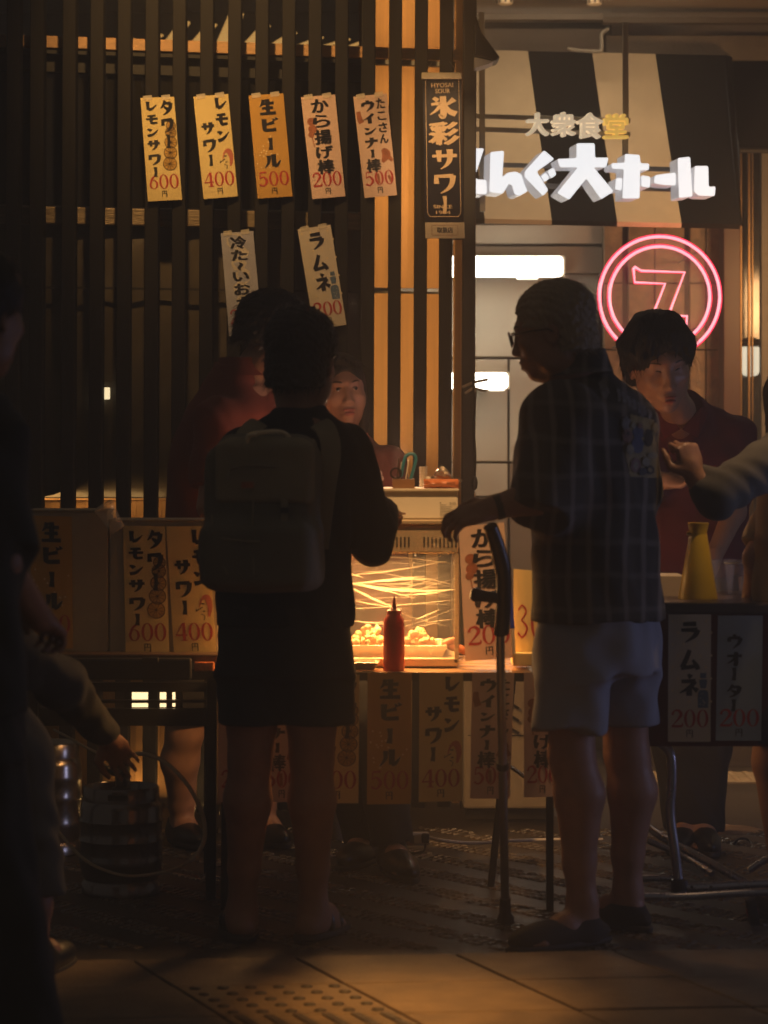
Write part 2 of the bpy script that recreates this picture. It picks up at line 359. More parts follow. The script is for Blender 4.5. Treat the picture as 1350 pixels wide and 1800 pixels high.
def menu(kind, corners, Dfun, label, group, curl=.009, price_str=None, tape=True, lift_dir=Vector((0, -1, 0))):
    tr = sheet(corners, Dfun, lift_dir, curl)
    c = tr(50, 300); t = thing('menu_strip', label, 'menu strip', c, group)
    pm = {'tower': m_paper_y, 'lemon': m_paper_y, 'beer': m_paper_m, 'karaage': m_paper_p, 'wiener': m_paper_p, 'ramune': m_paper_w,
          'water': m_paper_b, 'bluewater': m_paper_bl}[kind]
    paper_mesh(tr).build('paper', pm, t, smooth=True)
    g = {}
    def col(chs, x, w_, ys):
        for ch, (a, b) in zip(chs, ys):
            w2, xx = (w_, x)
            if kind in ('beer', 'karaage', 'wiener', 'water') and ch in GL:
                glyph(g.setdefault('halo', MB()), ch, xx, a, w2, b-a, tr, .0004, grow=7)
            k = MB(); glyph(k, ch, xx, a, w2, b-a, tr, .0014, fat=1.5); k.build('character', m_ink, t)
    if kind == 'tower':
        col('タワー', 54, 40, [(8, 52), (58, 104), (108, 150)])
        col('レモンサワー', 9, 40, [(10, 40), (48, 78), (86, 114), (122, 154), (162, 196), (202, 230)])
        lm = MB(); ln = MB()
        for i, (x, y, rr) in enumerate([(84, 84, 15), (82, 104, 17), (80, 132, 19), (77, 162, 20), (73, 194, 21)]):
            disc(lm, x if x+rr < 99 else 99-rr, y, rr, rr*.95, tr, .0004+.0001*i)
            ring(ln, x if x+rr < 99 else 99-rr, y, rr*.98, rr*.94, 1.6, tr, .0010+.0001*i, 1.6)
            for q in range(5):
                a = q*math.pi/5+i; xx = x if x+rr < 99 else 99-rr
                ribbon(ln, [(xx-rr*.8*math.cos(a), y-rr*.8*math.sin(a), 1.0), (xx+rr*.8*math.cos(a), y+rr*.8*math.sin(a), 1.0)], tr, .0010+.0001*i)
        lm.build('lemon_picture', m_lemon, t, kind='stuff'); ln.build('lemon_outline', m_ink, t, kind='stuff')
        ps = '600'
    elif kind == 'lemon':
        col('レモン', 54, 41, [(6, 44), (52, 92), (100, 138)])
        col('サワー', 12, 41, [(76, 114), (124, 166), (172, 206)])
        f = MB()
        ribbon(f, [(74, 168, 6), (86, 166, 15), (92, 186, 12), (88, 210, 5)], tr, .0005)
        ribbon(f, [(74, 168, 6), (68, 184, 3), (68, 190, 2)], tr, .0006)
        f.build('face_picture', m_hair_red, t, kind='stuff')
        e = MB()
        for p in [[(58, 198, 1.5), (74, 188, 2)], [(70, 204, 1.5), (78, 208, 1.5), (76, 218, 1.5)], [(72, 180, 3), (79, 180, 3)], [(60, 192, 1.2), (58, 198, 1.2)], [(74, 198, 3), (80, 197, 2)]]:
            ribbon(e, p, tr, .0011)
        e.build('face_outline', m_ink, t, kind='stuff')
        ps = '400'
    elif kind == 'beer':
        col('生ビール', 26, 50, [(12, 60), (68, 110), (126, 162), (172, 216)])
        d = MB()
        for i in range(16):
            a, b = random.uniform(8, 92), random.uniform(120, 220); disc(d, a, b, 2.4, 2.4, tr, .0003, 10)
        for x, y in [(12, 4), (90, 8), (84, 50)]: pass
        d.build('bubble_picture', m_dots, t, kind='stuff'); ps = '500'
    elif kind == 'karaage':
        col('から揚げ棒', 28, 48, [(10, 48), (56, 92), (100, 142), (148, 184), (188, 229)])
        b = MB()
        for i, (x, y, rr) in enumerate([(22, 74, 12), (24, 96, 13), (18, 112, 9)]): disc(b, x, y, rr, rr*.95, tr, .0003+.0001*i)
        ribbon(b, [(20, 116, 3), (24, 150, 3)], tr, .0003)
        b.build('chicken_picture', m_brownp, t, kind='stuff'); ps = '200'
    elif kind == 'wiener':
        col('ウインナー棒', 18, 42, [(14, 48), (54, 84), (92, 116), (124, 156), (160, 184), (188, 226)])
        col('たこさん', 66, 24, [(12, 42), (52, 76), (84, 112), (118, 144)])
        b = MB()
        ribbon(b, [(10, 46, 12), (11, 64, 15), (16, 80, 17)], tr, .0003)
        ribbon(b, [(70, 162, 12), (80, 178, 26), (66, 200, 8)], tr, .0004); ribbon(b, [(80, 176, 14), (96, 198, 10)], tr, .0005)
        ribbon(b, [(48, 232, 8), (50, 262, 8)], tr, .0003); ribbon(b, [(80, 240, 8), (88, 258, 8)], tr, .0003)
        b.build('octopus_sausage_picture', m_brownp, t, kind='stuff'); ps = '500'
    elif kind in ('ramune',):
        col('ラムネ', 24, 50, [(16, 66), (82, 132), (140, 192)])
        d = MB()
        for j in range(8):
            for i in range(4): disc(d, 10+26*i+(13 if j % 2 else 0), 16+27*j, 2.6, 2.6, tr, .0003, 8)
        d.build('dot_print', m_dots, t, kind='stuff')
        b = MB(); ribbon(b, [(82, 138, 14), (82, 150, 14)], tr, .0004); ribbon(b, [(82, 153, 17), (82, 160, 18), (82, 174, 12)], tr, .0005)
        ribbon(b, [(82, 178, 12), (82, 186, 24), (82, 216, 24), (82, 220, 22)], tr, .0006)
        b.build('bottle_picture', m_bluep, t, kind='stuff')
        d2 = MB()
        for i in range(10): disc(d2, random.uniform(74, 90), random.uniform(186, 216), 1.2, 1.2, tr, .0017, 6)
        d2.build('bottle_dots', m_sky_p, t, kind='stuff'); ps = '200'
    elif kind == 'water':
        d = MB()
        for qi, (x, y, rr) in enumerate([(42, 26, 30), (58, 60, 24), (46, 92, 26), (56, 128, 30), (48, 166, 28), (56, 200, 30)]):
            n = 9; d.add([tr(x+rr*random.uniform(.75, 1.05)*math.cos(2*math.pi*q/n), y+rr*.8*random.uniform(.75, 1.05)*math.sin(2*math.pi*q/n), .0001+.00006*qi) for q in range(n)], [tuple(range(n))])

        d.build('ice_picture', m_sky_p, t, kind='stuff')
        col('冷た〜いお水', 28, 46, [(12, 48), (52, 82), (88, 112), (116, 142), (150, 182), (188, 222)]); ps = '200'
    else:
        col('ウオーター', 20, 36, [(44, 80), (86, 120), (124, 156), (164, 196), (200, 230)]); ps = '200'
    price(t, None, price_str or ps, tr)
    if 'slats' in group:
        for x in (8, 62):
            tp = MB(); q = [tr(x, -5, .0021), tr(x+26, -7, .0021), tr(x+27, 7, .0022), tr(x+1, 9, .0022)]; tp.prism(q, (0, .0003, 0)); tp.build('tape', m_tape, t)
    if 'halo' in g: g['halo'].build('lettering_outline', m_inkhalo, t, kind='stuff')
    return t
# ------------------------------------------------------------------ bodies: smooth distance fields turned into one surface
class SDF:
    def __init__(s, lo, hi, h):
        s.h = h; s.lo = np.array(lo, np.float32); s.n = np.ceil((np.array(hi)-s.lo)/h).astype(int)+1
        s.D = np.full(tuple(s.n), 1.0, np.float32)
    def win(s, lo, hi):
        a = np.clip(np.floor((np.array(lo)-s.lo)/s.h).astype(int), 0, s.n); b = np.clip(np.ceil((np.array(hi)-s.lo)/s.h).astype(int)+1, 0, s.n)
        if (b <= a).any(): return None
        sl = tuple(slice(i, j) for i, j in zip(a, b))
        g = np.meshgrid(*[s.lo[i]+s.h*np.arange(a[i], b[i], dtype=np.float32) for i in range(3)], indexing='ij', sparse=True)
        return sl, g
    def _add(s, sl, d, k, mode='u'):
        A = s.D[sl]
        if mode == 'u':
            if k > 0:
                hh = np.clip(.5+.5*(A-d)/k, 0, 1); s.D[sl] = A*(1-hh)+d*hh-k*hh*(1-hh)
            else: s.D[sl] = np.minimum(A, d)
        else:
            if k > 0:
                hh = np.clip(.5-.5*(A+d)/k, 0, 1); s.D[sl] = A*(1-hh)+(-d)*hh+k*hh*(1-hh)
            else: s.D[sl] = np.maximum(A, -d)
    def cone(s, a, b, ra, rb, k=.02, mode='u', flat=False):
        a = np.array(a, np.float32); b = np.array(b, np.float32); m = max(ra, rb)+k+3*s.h
        w_ = s.win(np.minimum(a, b)-m, np.maximum(a, b)+m)
        if w_ is None: return s
        sl, (x, y, z) = w_; ab = b-a; L2 = float(ab@ab)+1e-9
        t = ((x-a[0])*ab[0]+(y-a[1])*ab[1]+(z-a[2])*ab[2])/L2; tc = np.clip(t, 0, 1)
        d = np.sqrt((x-a[0]-tc*ab[0])**2+(y-a[1]-tc*ab[1])**2+(z-a[2]-tc*ab[2])**2)-(ra+tc*(rb-ra))
        if flat: d = np.maximum(d, (t-1)*math.sqrt(L2))
        s._add(sl, d, k, mode); return s
    def chain(s, pts, rs, k=.02, mode='u', flat=False):
        for i in range(len(pts)-1): s.cone(pts[i], pts[i+1], rs[i], rs[i+1], k, mode, flat and i == len(pts)-2)
        return s
    def ell(s, c, r, R=None, k=.02, mode='u'):
        c = np.array(c, np.float32); m = max(r)+k+3*s.h
        w_ = s.win(c-m, c+m)
        if w_ is None: return s
        sl, (x, y, z) = w_; x = x-c[0]; y = y-c[1]; z = z-c[2]
        if R is not None:
            R = np.array(R, np.float32)   # columns = local axes
            q = [x*R[0, i]+y*R[1, i]+z*R[2, i] for i in range(3)]
        else: q = [x, y, z]
        k0 = np.sqrt(sum((q[i]/r[i])**2 for i in range(3)))+1e-6; k1 = np.sqrt(sum((q[i]/r[i]**2)**2 for i in range(3)))+1e-6
        s._add(sl, (k0*(k0-1)/k1).astype(np.float32), k, mode); return s
    def rbox(s, c, hs, rr, R=None, k=.01, mode='u'):
        c = np.array(c, np.float32); m = float(np.linalg.norm(hs))+k+3*s.h
        w_ = s.win(c-m, c+m)
        if w_ is None: return s
        sl, (x, y, z) = w_; x = x-c[0]; y = y-c[1]; z = z-c[2]
        if R is not None:
            R = np.array(R, np.float32); q = [x*R[0, i]+y*R[1, i]+z*R[2, i] for i in range(3)]
        else: q = [x+0*y+0*z, y+0*x+0*z, z+0*x+0*y]
        q = [np.abs(q[i])-(hs[i]-rr) for i in range(3)]
        d = np.sqrt(sum(np.maximum(qi, 0)**2 for qi in q))+np.minimum(np.maximum(q[0], np.maximum(q[1], q[2])), 0)-rr
        s._add(sl, d.astype(np.float32), k, mode); return s
    def loft(s, st, Lat, Fwd, k=.03, mode='u', p=2.0):
        """stack of ellipses: (centre, half width along Lat, half depth along Fwd), sorted by height"""
        st = sorted(st, key=lambda q: q[0][2]); zs = np.array([q[0][2] for q in st])
        R_ = max(max(q[1], q[2]) for q in st); lo = np.min([list(q[0]) for q in st], 0)-R_-k-.03; hi = np.max([list(q[0]) for q in st], 0)+R_+k+.03
        lo[2] = zs[0]-k-.03; hi[2] = zs[-1]+k+.03
        w_ = s.win(lo, hi)
        if w_ is None: return s
        sl, (x, y, z) = w_; zc = np.clip(z, zs[0], zs[-1])
        tt = np.array([q for q in range(len(zs))], float); u = np.interp(zc, zs, tt)
        uf = np.floor(u); fr = u-uf; u = uf+fr*fr*(3-2*fr)*.6+fr*.4-fr*0
        f = lambda v: np.interp(u, tt, v).astype(np.float32)
        cx, cy, a, b = f([q[0][0] for q in st]), f([q[0][1] for q in st]), f([q[1] for q in st]), f([q[2] for q in st])
        l = ((x-cx)*Lat[0]+(y-cy)*Lat[1])/a; g = ((x-cx)*Fwd[0]+(y-cy)*Fwd[1])/b
        rr = (np.abs(l)**p+np.abs(g)**p)**(1/p)
        d = (rr-1)*np.minimum(a, b)
        d = np.maximum(d, np.abs(z-(zs[0]+zs[-1])/2)-(zs[-1]-zs[0])/2)
        s._add(sl, d.astype(np.float32), k, mode); return s
    def plane(s, p, nrm, k=0):     # remove what lies on the side of nrm
        g = s.win(s.lo, s.lo+s.n*s.h)[1]; d = (g[0]-p[0])*nrm[0]+(g[1]-p[1])*nrm[1]+(g[2]-p[2])*nrm[2]
        s.D = np.maximum(s.D, d[:s.n[0], :s.n[1], :s.n[2]].astype(np.float32)); return s
    def fold(s, amp, ks, seed=0):
        rng = np.random.RandomState(seed); g = s.win(s.lo, s.lo+s.n*s.h)[1]; x, y, z = g
        acc = 0
        for kx, ky, kz, a in ks:
            p1, p2, p3 = rng.uniform(0, 6, 3)
            acc = acc+a*np.sin(kx*x+ky*y+kz*z+1.3*np.sin(.45*kx*z+.3*ky*x+p1)+1.1*np.sin(.5*kz*y+6*x+p2)+p3)
        s.D = s.D+(amp*acc).astype(np.float32)[:s.n[0], :s.n[1], :s.n[2]]; return s
    def mesh(s):
        D = s.D; n = D.shape
        D[0] = D[-1] = 1; D[:, 0] = D[:, -1] = 1; D[:, :, 0] = D[:, :, -1] = 1
        ins = D < 0
        # cells with sign change
        c = [ins[i:n[0]-1+i, j:n[1]-1+j, k:n[2]-1+k] for i in (0, 1) for j in (0, 1) for k in (0, 1)]
        al = c[0].copy(); an = c[0].copy()
        for q in c[1:]: al &= q; an |= q
        act = an & ~al; del al, an
        ijk = np.argwhere(act); m = len(ijk)
        if m == 0: return np.zeros((0, 3)), []
        idx = np.full(act.shape, -1, np.int32); idx[act] = np.arange(m)
        pos = np.zeros((m, 3)); cnt = np.zeros(m); off = np.array([(i, j, k) for i in (0, 1) for j in (0, 1) for k in (0, 1)])
        vals = [D[ijk[:, 0]+o[0], ijk[:, 1]+o[1], ijk[:, 2]+o[2]].astype(float) for o in off]
        for e0 in range(8):
            for ax in range(3):
                if off[e0][ax]: continue
                o1 = off[e0].copy(); o1[ax] = 1; e1 = int(np.where((off == o1).all(1))[0][0])
                a, b = vals[e0], vals[e1]; ch = (a < 0) != (b < 0); t = np.where(ch, a/(a-b+1e-20), 0)
                p = np.tile(off[e0].astype(float), (m, 1)); p[:, ax] = t
                pos[ch] += p[ch]; cnt[ch] += 1
        pos /= cnt[:, None]; V = s.lo+(ijk+pos)*s.h
        F = []
        for ax in range(3):
            sl0 = [slice(None)]*3; sl1 = [slice(None)]*3; sl0[ax] = slice(0, n[ax]-1); sl1[ax] = slice(1, n[ax])
            A = ins[tuple(sl0)]; B = ins[tuple(sl1)]; ch = A != B
            e = np.argwhere(ch); u_, v_ = (ax+1) % 3, (ax+2) % 3
            ok = (e[:, u_] > 0) & (e[:, v_] > 0) & (e[:, u_] < n[u_]-1) & (e[:, v_] < n[v_]-1); e = e[ok]
            fl = A[e[:, 0], e[:, 1], e[:, 2]]
            def cell(du, dv):
                q = e.copy(); q[:, u_] += du; q[:, v_] += dv; return idx[q[:, 0], q[:, 1], q[:, 2]]
            a, b, c_, d_ = cell(-1, -1), cell(0, -1), cell(0, 0), cell(-1, 0)
            Q = np.stack([a, b, c_, d_], 1); Q[~fl] = Q[~fl][:, ::-1]; F.append(Q)
        return V, np.concatenate(F)
    def build(s, name, mat, parent=None, smooth_iter=1):
        V, F = s.mesh()
        me = bpy.data.meshes.new(name); o0 = np.array(root_loc(parent))
        V = V-o0
        if smooth_iter and len(F):
            for _ in range(smooth_iter):       # light laplacian pass removes stair marks
                acc = np.zeros_like(V); ct = np.zeros(len(V))
                for i in range(4):
                    for j in ((i+1) % 4, (i-1) % 4):
                        np.add.at(acc, F[:, i], V[F[:, j]]); np.add.at(ct, F[:, i], 1)
                V = V*.4+.6*acc/np.maximum(ct, 1)[:, None]
        me.vertices.add(len(V)); me.vertices.foreach_set('co', V.astype(np.float32).ravel())
        me.loops.add(len(F)*4); me.loops.foreach_set('vertex_index', np.array(F, np.int32).ravel())
        me.polygons.add(len(F)); me.polygons.foreach_set('loop_start', np.arange(0, len(F)*4, 4, dtype=np.int32))
        try: me.polygons.foreach_set('loop_total', np.full(len(F), 4, np.int32))
        except Exception: pass
        me.update(calc_edges=True); me.validate(); shade(me, True)
        return link(name, me, mat, parent)

def nrm(v): v = Vector(v); return v.normalized()
def frame(fwd, up):        # columns right, forward, up
    f = nrm(fwd); r = nrm(f.cross(Vector(up))); u = r.cross(f); return Matrix((r, f, u)).transposed()
m_skin = M('skin', (.40, .22, .145), .40, var=.10, vs=25, bump=.08, bs=220, spec=.45)
m_skin_t = M('tan_skin', (.34, .17, .11), .5, var=.14, vs=20, bump=.1, bs=200, spec=.4)
m_lip = M('lip', (.33, .09, .075), .35, spec=.5)
m_eyew = M('eye_white', (.34, .30, .27), .2, var=.02, spec=.7)
m_iris = M('dark_iris', (.012, .008, .006), .1, spec=.9)
m_hairb = M('black_hair', (.014, .012, .010), .55, var=.4, vs=60, stretch=(1, 1, .25), bump=.5, bs=160, spec=.3)
m_hairg = M('grey_brown_hair', (.36, .28, .19), .6, var=.15, vs=90, stretch=(1, 1, .3), bump=.6, bs=140)
m_hairbr = M('dark_brown_hair', (.042, .026, .016), .45, var=.4, vs=60, stretch=(1, 1, .25), bump=.5, bs=120)
m_brow = M('eyebrow_hair', (.02, .014, .010), .7)

def head_prims(s, c, R, sc_=1.0, male=True, mouth_open=0.0):
    """c = centre between the ears at eye height; R columns right, forward, up"""
    c = Vector(c)
    def w_(x, y, z): return c+R @ Vector((x, y, z))*sc_
    def E(x, y, z, a, b, d, k=.02, mode='u'): s.ell(w_(x, y, z), (a*sc_, b*sc_, d*sc_), R, k*sc_, mode)
    E(0, -.012, .038, .074, .096, .080, .01)
    E(0, .022, -.005, .066, .076, .075, .03)
    E(0, .034, -.052, .054 if male else .050, .056, .060, .03)
    E(0, .066, -.096, .024 if male else .019, .024, .019, .026)
    for sx in (-1, 1):
        E(sx*.046, .008, -.066, .014, .034, .026, .03)         # jaw angle
        E(sx*.040, .066, -.018, .020, .020, .018, .018)        # cheek bone
        E(sx*.029, .104, .008, .017, .017, .0105, .010, 's')   # socket
        E(sx*.029, .077, .008, .0145, .0125, .0105, .004)      # lid
        E(sx*.075, -.006, -.008, .008, .018, .030, .008)       # ear
        E(sx*.079, .000, -.006, .006, .009, .017, .004, 's')
        E(sx*.0105, .098, -.035, .0095, .011, .008, .007)      # nostril wing
    if not male:
        for sx in (-1, 1): E(sx*.043, .052, -.030, .024, .026, .030, .02)
    E(0, .082, .030, .042, .014, .010, .016)                   # brow ridge
    s.cone(w_(0, .090, .014), w_(0, .111 if male else .106, -.030), (.0075 if male else .006)*sc_, (.0105 if male else .0082)*sc_, .012*sc_)
    E(0, .086, -.066, .026, .016, .018, .014)                  # muzzle
    E(0, .100, -.0605, .020, .0085, .0058, .005); E(0, .099, -.0725, .017, .009, .0065, .005)
    E(0, .108, -.0665, .019, .010, .0012+.006*mouth_open, .003, 's')
    return w_
def face_parts(root, c, R, sc_=1.0, lid=.0, mouth=True, gaze=(0, 0)):
    c = Vector(c)
    def w_(x, y, z): return c+R @ Vector((x, y, z))*sc_
    for sx in (-1, 1):
        e = MB(); e.lathe([(.0001, -.0115), (.006, -.0100), (.0100, -.006), (.0118, 0), (.0100, .006), (.006, .0100), (.0001, .0115)], w_(sx*.029, .0785, .0075), 16, R @ Matrix.Rotation(-math.pi/2, 3, 'X'))
        eo = e.build('eye', m_eyew, root, smooth=True)
        ir = MB(); g = R @ nrm((gaze[0], 1, gaze[1])); q = g.to_track_quat('Z', 'Y').to_matrix()
        cc = w_(sx*.029, .0785, .0075)+g*.0100; ir.lathe([(.0070, -.0016), (.0064, .0004), (.0038, .0016), (.0002, .0020)], cc, 14, q)
        ir.build('iris', m_iris, eo, smooth=True)
        b = MB(); pts = [w_(sx*(.013+.034*t), .0955-.016*t*t, .0265+.006*math.sin(t*2.4)) for t in [0, .25, .5, .75, 1]]
        b.tube(pts, [.0022, .0036, .0036, .0028, .0010], 6); b.build('eyebrow', m_brow, root, smooth=True)
        l = MB(); pts = [w_(sx*(.0175+.024*t), .0915-.003*t-.008*t*t, .0095+.0050*math.sin(t*3.0)-lid*.004) for t in [0, .2, .4, .6, .8, 1]]
        l.tube(pts, [.0010, .0024, .0028, .0028, .0024, .0010], 6); l.build('eyelash_line', m_brow, root, smooth=True)
    if mouth:
        s = SDF(np.array(w_(0, .1, -.066))-.04, np.array(w_(0, .1, -.066))+.04, .0014)
        for z, a, r in ((-.0605, .0205, .0052), (-.0730, .0180, .0064)): s.ell(w_(0, .1012, z), (a, .0088, r), R, .001)
        s.build('lips', m_lip, root, 1)
def hair_sdf(root, c, R, mat, sc_=1.0, thick=.018, fringe=.055, back=-.05, side=.02, h=.005, seed=1, spikes=.004, length=None, bangs=None, vol=(0, 0, 0), short=False):
    c = Vector(c)
    def w_(x, y, z): return c+R @ Vector((x, y, z))*sc_
    cc = np.array(w_(0, -.01, .0)); s = SDF(cc-.22, cc+.22, h)
    t = thick
    s.ell(w_(0, -.014+vol[1], .046+vol[2]), ((.074+t)*sc_, (.096+t)*sc_, (.078+t)*sc_), R, .01)
    s.ell(w_(0, -.045, back*.5), ((.066+t*.8)*sc_, (.060+t*.6)*sc_, (.070+abs(back)*.5)*sc_), R, .02)
    if length:
        for sx in (-1, 1): s.ell(w_(sx*.066, -.01, -.05), (.026*sc_, .05*sc_, length*sc_), R, .02)
        s.ell(w_(0, -.055, -.06), (.078*sc_, .05*sc_, length*sc_), R, .02)
    # open the face
    s.ell(w_(0, .125, -.035), (.072*sc_, .095*sc_, (.035+fringe)*sc_), R, .008, 's')
    if not length:
        for sx in (-1, 1): s.ell(w_(sx*.09, .055, -.065), (.05*sc_, .075*sc_, (.065+side)*sc_), R, .006, 's')
        for sx in (-1, 1): s.ell(w_(sx*.09, .0, -.06), (.03*sc_, .028*sc_, .060*sc_), R, .006, 's')
        Dn = R @ Vector((0, .15, -1)); s.plane(w_(0, -.06, back-.015), nrm(Dn))
    if bangs and not length:
        for i in range(30):
            a_ = math.radians(62)+math.radians(236)*i/29; sx_, cy_ = math.sin(a_), math.cos(a_); q_ = 1+.05*math.sin(i*7.3+seed); zl = -.004-.045*abs(math.sin(a_*.5))**3+.012*math.sin(i*4.1+seed)
            s.chain([w_(sx_*.05, cy_*.06-.01, .115), w_(sx_*(.080+t*.5)*q_, cy_*(.098+t*.5)*q_-.014, .055), w_(sx_*(.080+t*.45)*q_, cy_*(.098+t*.4)*q_-.014, zl)], [.016*sc_, .014*sc_, .0015], .004)
    if bangs:
        for i in range(15):
            u = -1+2*i/14; x = u*.066; part = .018; sw = (x-part)*.35; a = w_(part+(x-part)*.55, .070, .100); b = w_(x+sw*.3+.004*math.sin(i*3), .100-3.0*x*x, bangs+.034*max(0, 1-abs(x-part)/.035)-.012*abs(u)+.013*math.sin(i*2.9+seed))
            s.cone(a, b, .0120*sc_, .0018, .004)
    x, y, z = s.win(s.lo, s.lo+s.n*s.h)[1]
    Ri = np.array(R); ang = np.arctan2((x-cc[0])*Ri[0, 0]+(y-cc[1])*Ri[1, 0]+(z-cc[2])*Ri[2, 0], (x-cc[0])*Ri[0, 1]+(y-cc[1])*Ri[1, 1]+(z-cc[2])*Ri[2, 1])
    hz = z-cc[2]
    n = np.sin(ang*23+3*np.sin(hz*40+seed)+4*np.sin(ang*5+seed))*.6+np.sin(ang*41+hz*60+seed*2)*.4
    if short: n = .3*n+.5*np.sin(x*210+3*np.sin(z*90))*np.sin(y*190+2*np.sin(x*80))+.45*np.sin(z*230+3*np.sin(y*100+x*70))
    s.D = s.D+(spikes*n).astype(np.float32)
    o = s.build('hair', mat, root, 1)
    # loose strands along the outline
    rng = random.Random(seed); mb = MB(); me = o.data; vs = me.vertices; off = root_loc(root); nv = len(vs)
    for _ in range(1500):
        v = vs[rng.randrange(nv)]; p = v.co+off; nn = v.normal
        if (R.transposed() @ nn).y > .75: continue
        flow = (R @ Vector((rng.uniform(-.4, .4), -.5 if not bangs else .2, -.9 if not bangs else -.5))); flow = nrm(flow-nn*flow.dot(nn)*.8)
        L_ = rng.uniform(.014, .040)*sc_; a = p-nn*.003; b = p+flow*L_*.5+nn*.0035; c2 = p+flow*L_+nn*rng.uniform(.001, .011)
        wv = nn.cross(flow)*rng.uniform(.0005, .0012)
        i = len(mb.v); mb.v += [tuple(a-wv), tuple(a+wv), tuple(b-wv*.8), tuple(b+wv*.8), tuple(c2)]
        mb.f += [(i, i+1, i+3, i+2), (i+2, i+3, i+4)]
    mb.build('hair_strands', mat, o if False else root, kind='stuff')
    return o
def hand_prims(s, wrist, d, pn, curl=.5, side=1, sc_=1.0, spread=.12, thumb=.6, wrist_r=.026):
    """hand from wrist along d; pn = direction the palm faces; side=+1 thumb on (d x pn)"""
    wrist = Vector(wrist); d = nrm(d); pn = nrm(Vector(pn)-d*Vector(pn).dot(d)); sd = d.cross(pn)*side
    R = Matrix((sd, d, pn)).transposed()
    s.ell(wrist+d*.047*sc_, (.042*sc_, .052*sc_, .016*sc_), R, .012)
    s.cone(wrist-d*.02, wrist+d*.03*sc_, wrist_r*.92, .026*sc_, .015)
    ls = [.070, .078, .073, .058]
    for i in range(4):
        x = (.029-.0195*i)*sc_; st = wrist+d*(.088-.004*abs(i-1))*sc_+sd*x; p = st; a = curl*.55+.1*i*curl; dirv = nrm(d+sd*(1.3-i)*spread)
        r = (.0088-.0006*(i == 3))*sc_
        s.cone(wrist+d*.05*sc_+sd*x*.9, st, .010*sc_, .0098*sc_, .006)
        for j, fr in enumerate((.46, .30, .24)):
            dd = nrm(dirv*math.cos(a)+pn*math.sin(a)); q = p+dd*ls[i]*fr*sc_
            s.cone(p, q, r*(1-.08*j), r*(.92-.08*j), .0035); p = q; a += curl*1.15
    b = wrist+d*.018*sc_+sd*.022*sc_; t1 = b+(d*.45+sd*.75+pn*.3*thumb).normalized()*.042*sc_
    t2 = t1+(d*.85+sd*.25*(1-thumb)+pn*.35*thumb).normalized()*.034*sc_; t3 = t2+(d*.8-sd*.15*thumb+pn*.5*thumb).normalized()*.027*sc_
    s.chain([b, t1, t2, t3], [.017*sc_, .0125*sc_, .0105*sc_, .0085*sc_], .006)
def foot_prims(s, ankle, toe, sc_=1.0, bare=True):
    a = Vector(ankle); t = Vector(toe); a0 = Vector((a.x, a.y, .045)); d = nrm(Vector((t.x-a.x, t.y-a.y, 0)))
    heel = a0-d*.035
    s.chain([heel-Vector((0, 0, .010)), Vector((a.x, a.y, .05))+d*.06, Vector((t.x, t.y, .026))], [.034*sc_, .036*sc_, .024*sc_], .03)
    s.chain([a, a0+d*.0], [.036*sc_, .036*sc_], .03)
    sd = Vector((-d.y, d.x, 0))
    s.cone(Vector((t.x, t.y, .024))+sd*.022-d*.03, Vector((t.x, t.y, .022))+sd*.014, .024*sc_, .020*sc_, .02)
    s.cone(Vector((t.x, t.y, .024))-sd*.024-d*.05, Vector((t.x, t.y, .022))-sd*.026-d*.02, .022*sc_, .017*sc_, .02)
def shoe(root, name, ankle, toe, mat, high=.07, sole=m_dark, h=.005, sandal=False):
    a = Vector(ankle); t = Vector(toe); d = nrm(Vector((t.x-a.x, t.y-a.y, 0))); L_ = (Vector((t.x, t.y, 0))-Vector((a.x, a.y, 0))).length
    lo = np.minimum(np.array(a), np.array(t))-.12; hi = np.maximum(np.array(a), np.array(t))+.12; lo[2] = -.02; hi[2] = high+.1
    s = SDF(lo, hi, h); R = Matrix((Vector((d.y, -d.x, 0)), d, Vector((0, 0, 1)))).transposed()
    mid = Vector((a.x, a.y, 0))+d*(L_*.42)
    if not sandal:
        s.ell(mid+Vector((0, 0, .035)), (.050, L_*.5+.075, .045), R, .01); s.cone(Vector((a.x, a.y, .04)), Vector((a.x, a.y, high)), .046, .044, .03)
        s.plane((0, 0, .012), (0, 0, -1)); o = s.build(name, mat, root, 1)
    so = SDF(lo, hi, h); so.ell(mid+Vector((0, 0, .012)), (.050, L_*.5+.082, .05), R, 0); so.plane((0, 0, .022), (0, 0, 1)); so.plane((0, 0, .003), (0, 0, -1))
    so.build(name+'_sole', sole, root, 1)
    if sandal:
        st = SDF(lo, hi, h)
        for q, rr in ((.62, .046), (.25, .044)):
            st.ell(Vector((a.x, a.y, .036))+d*(L_*q), (rr+.006, .018, .046-.02*(q > .5)+.008), R, .004)
        st.plane((0, 0, .008), (0, 0, -1)); st.build('sandal_strap', mat, root, 1)
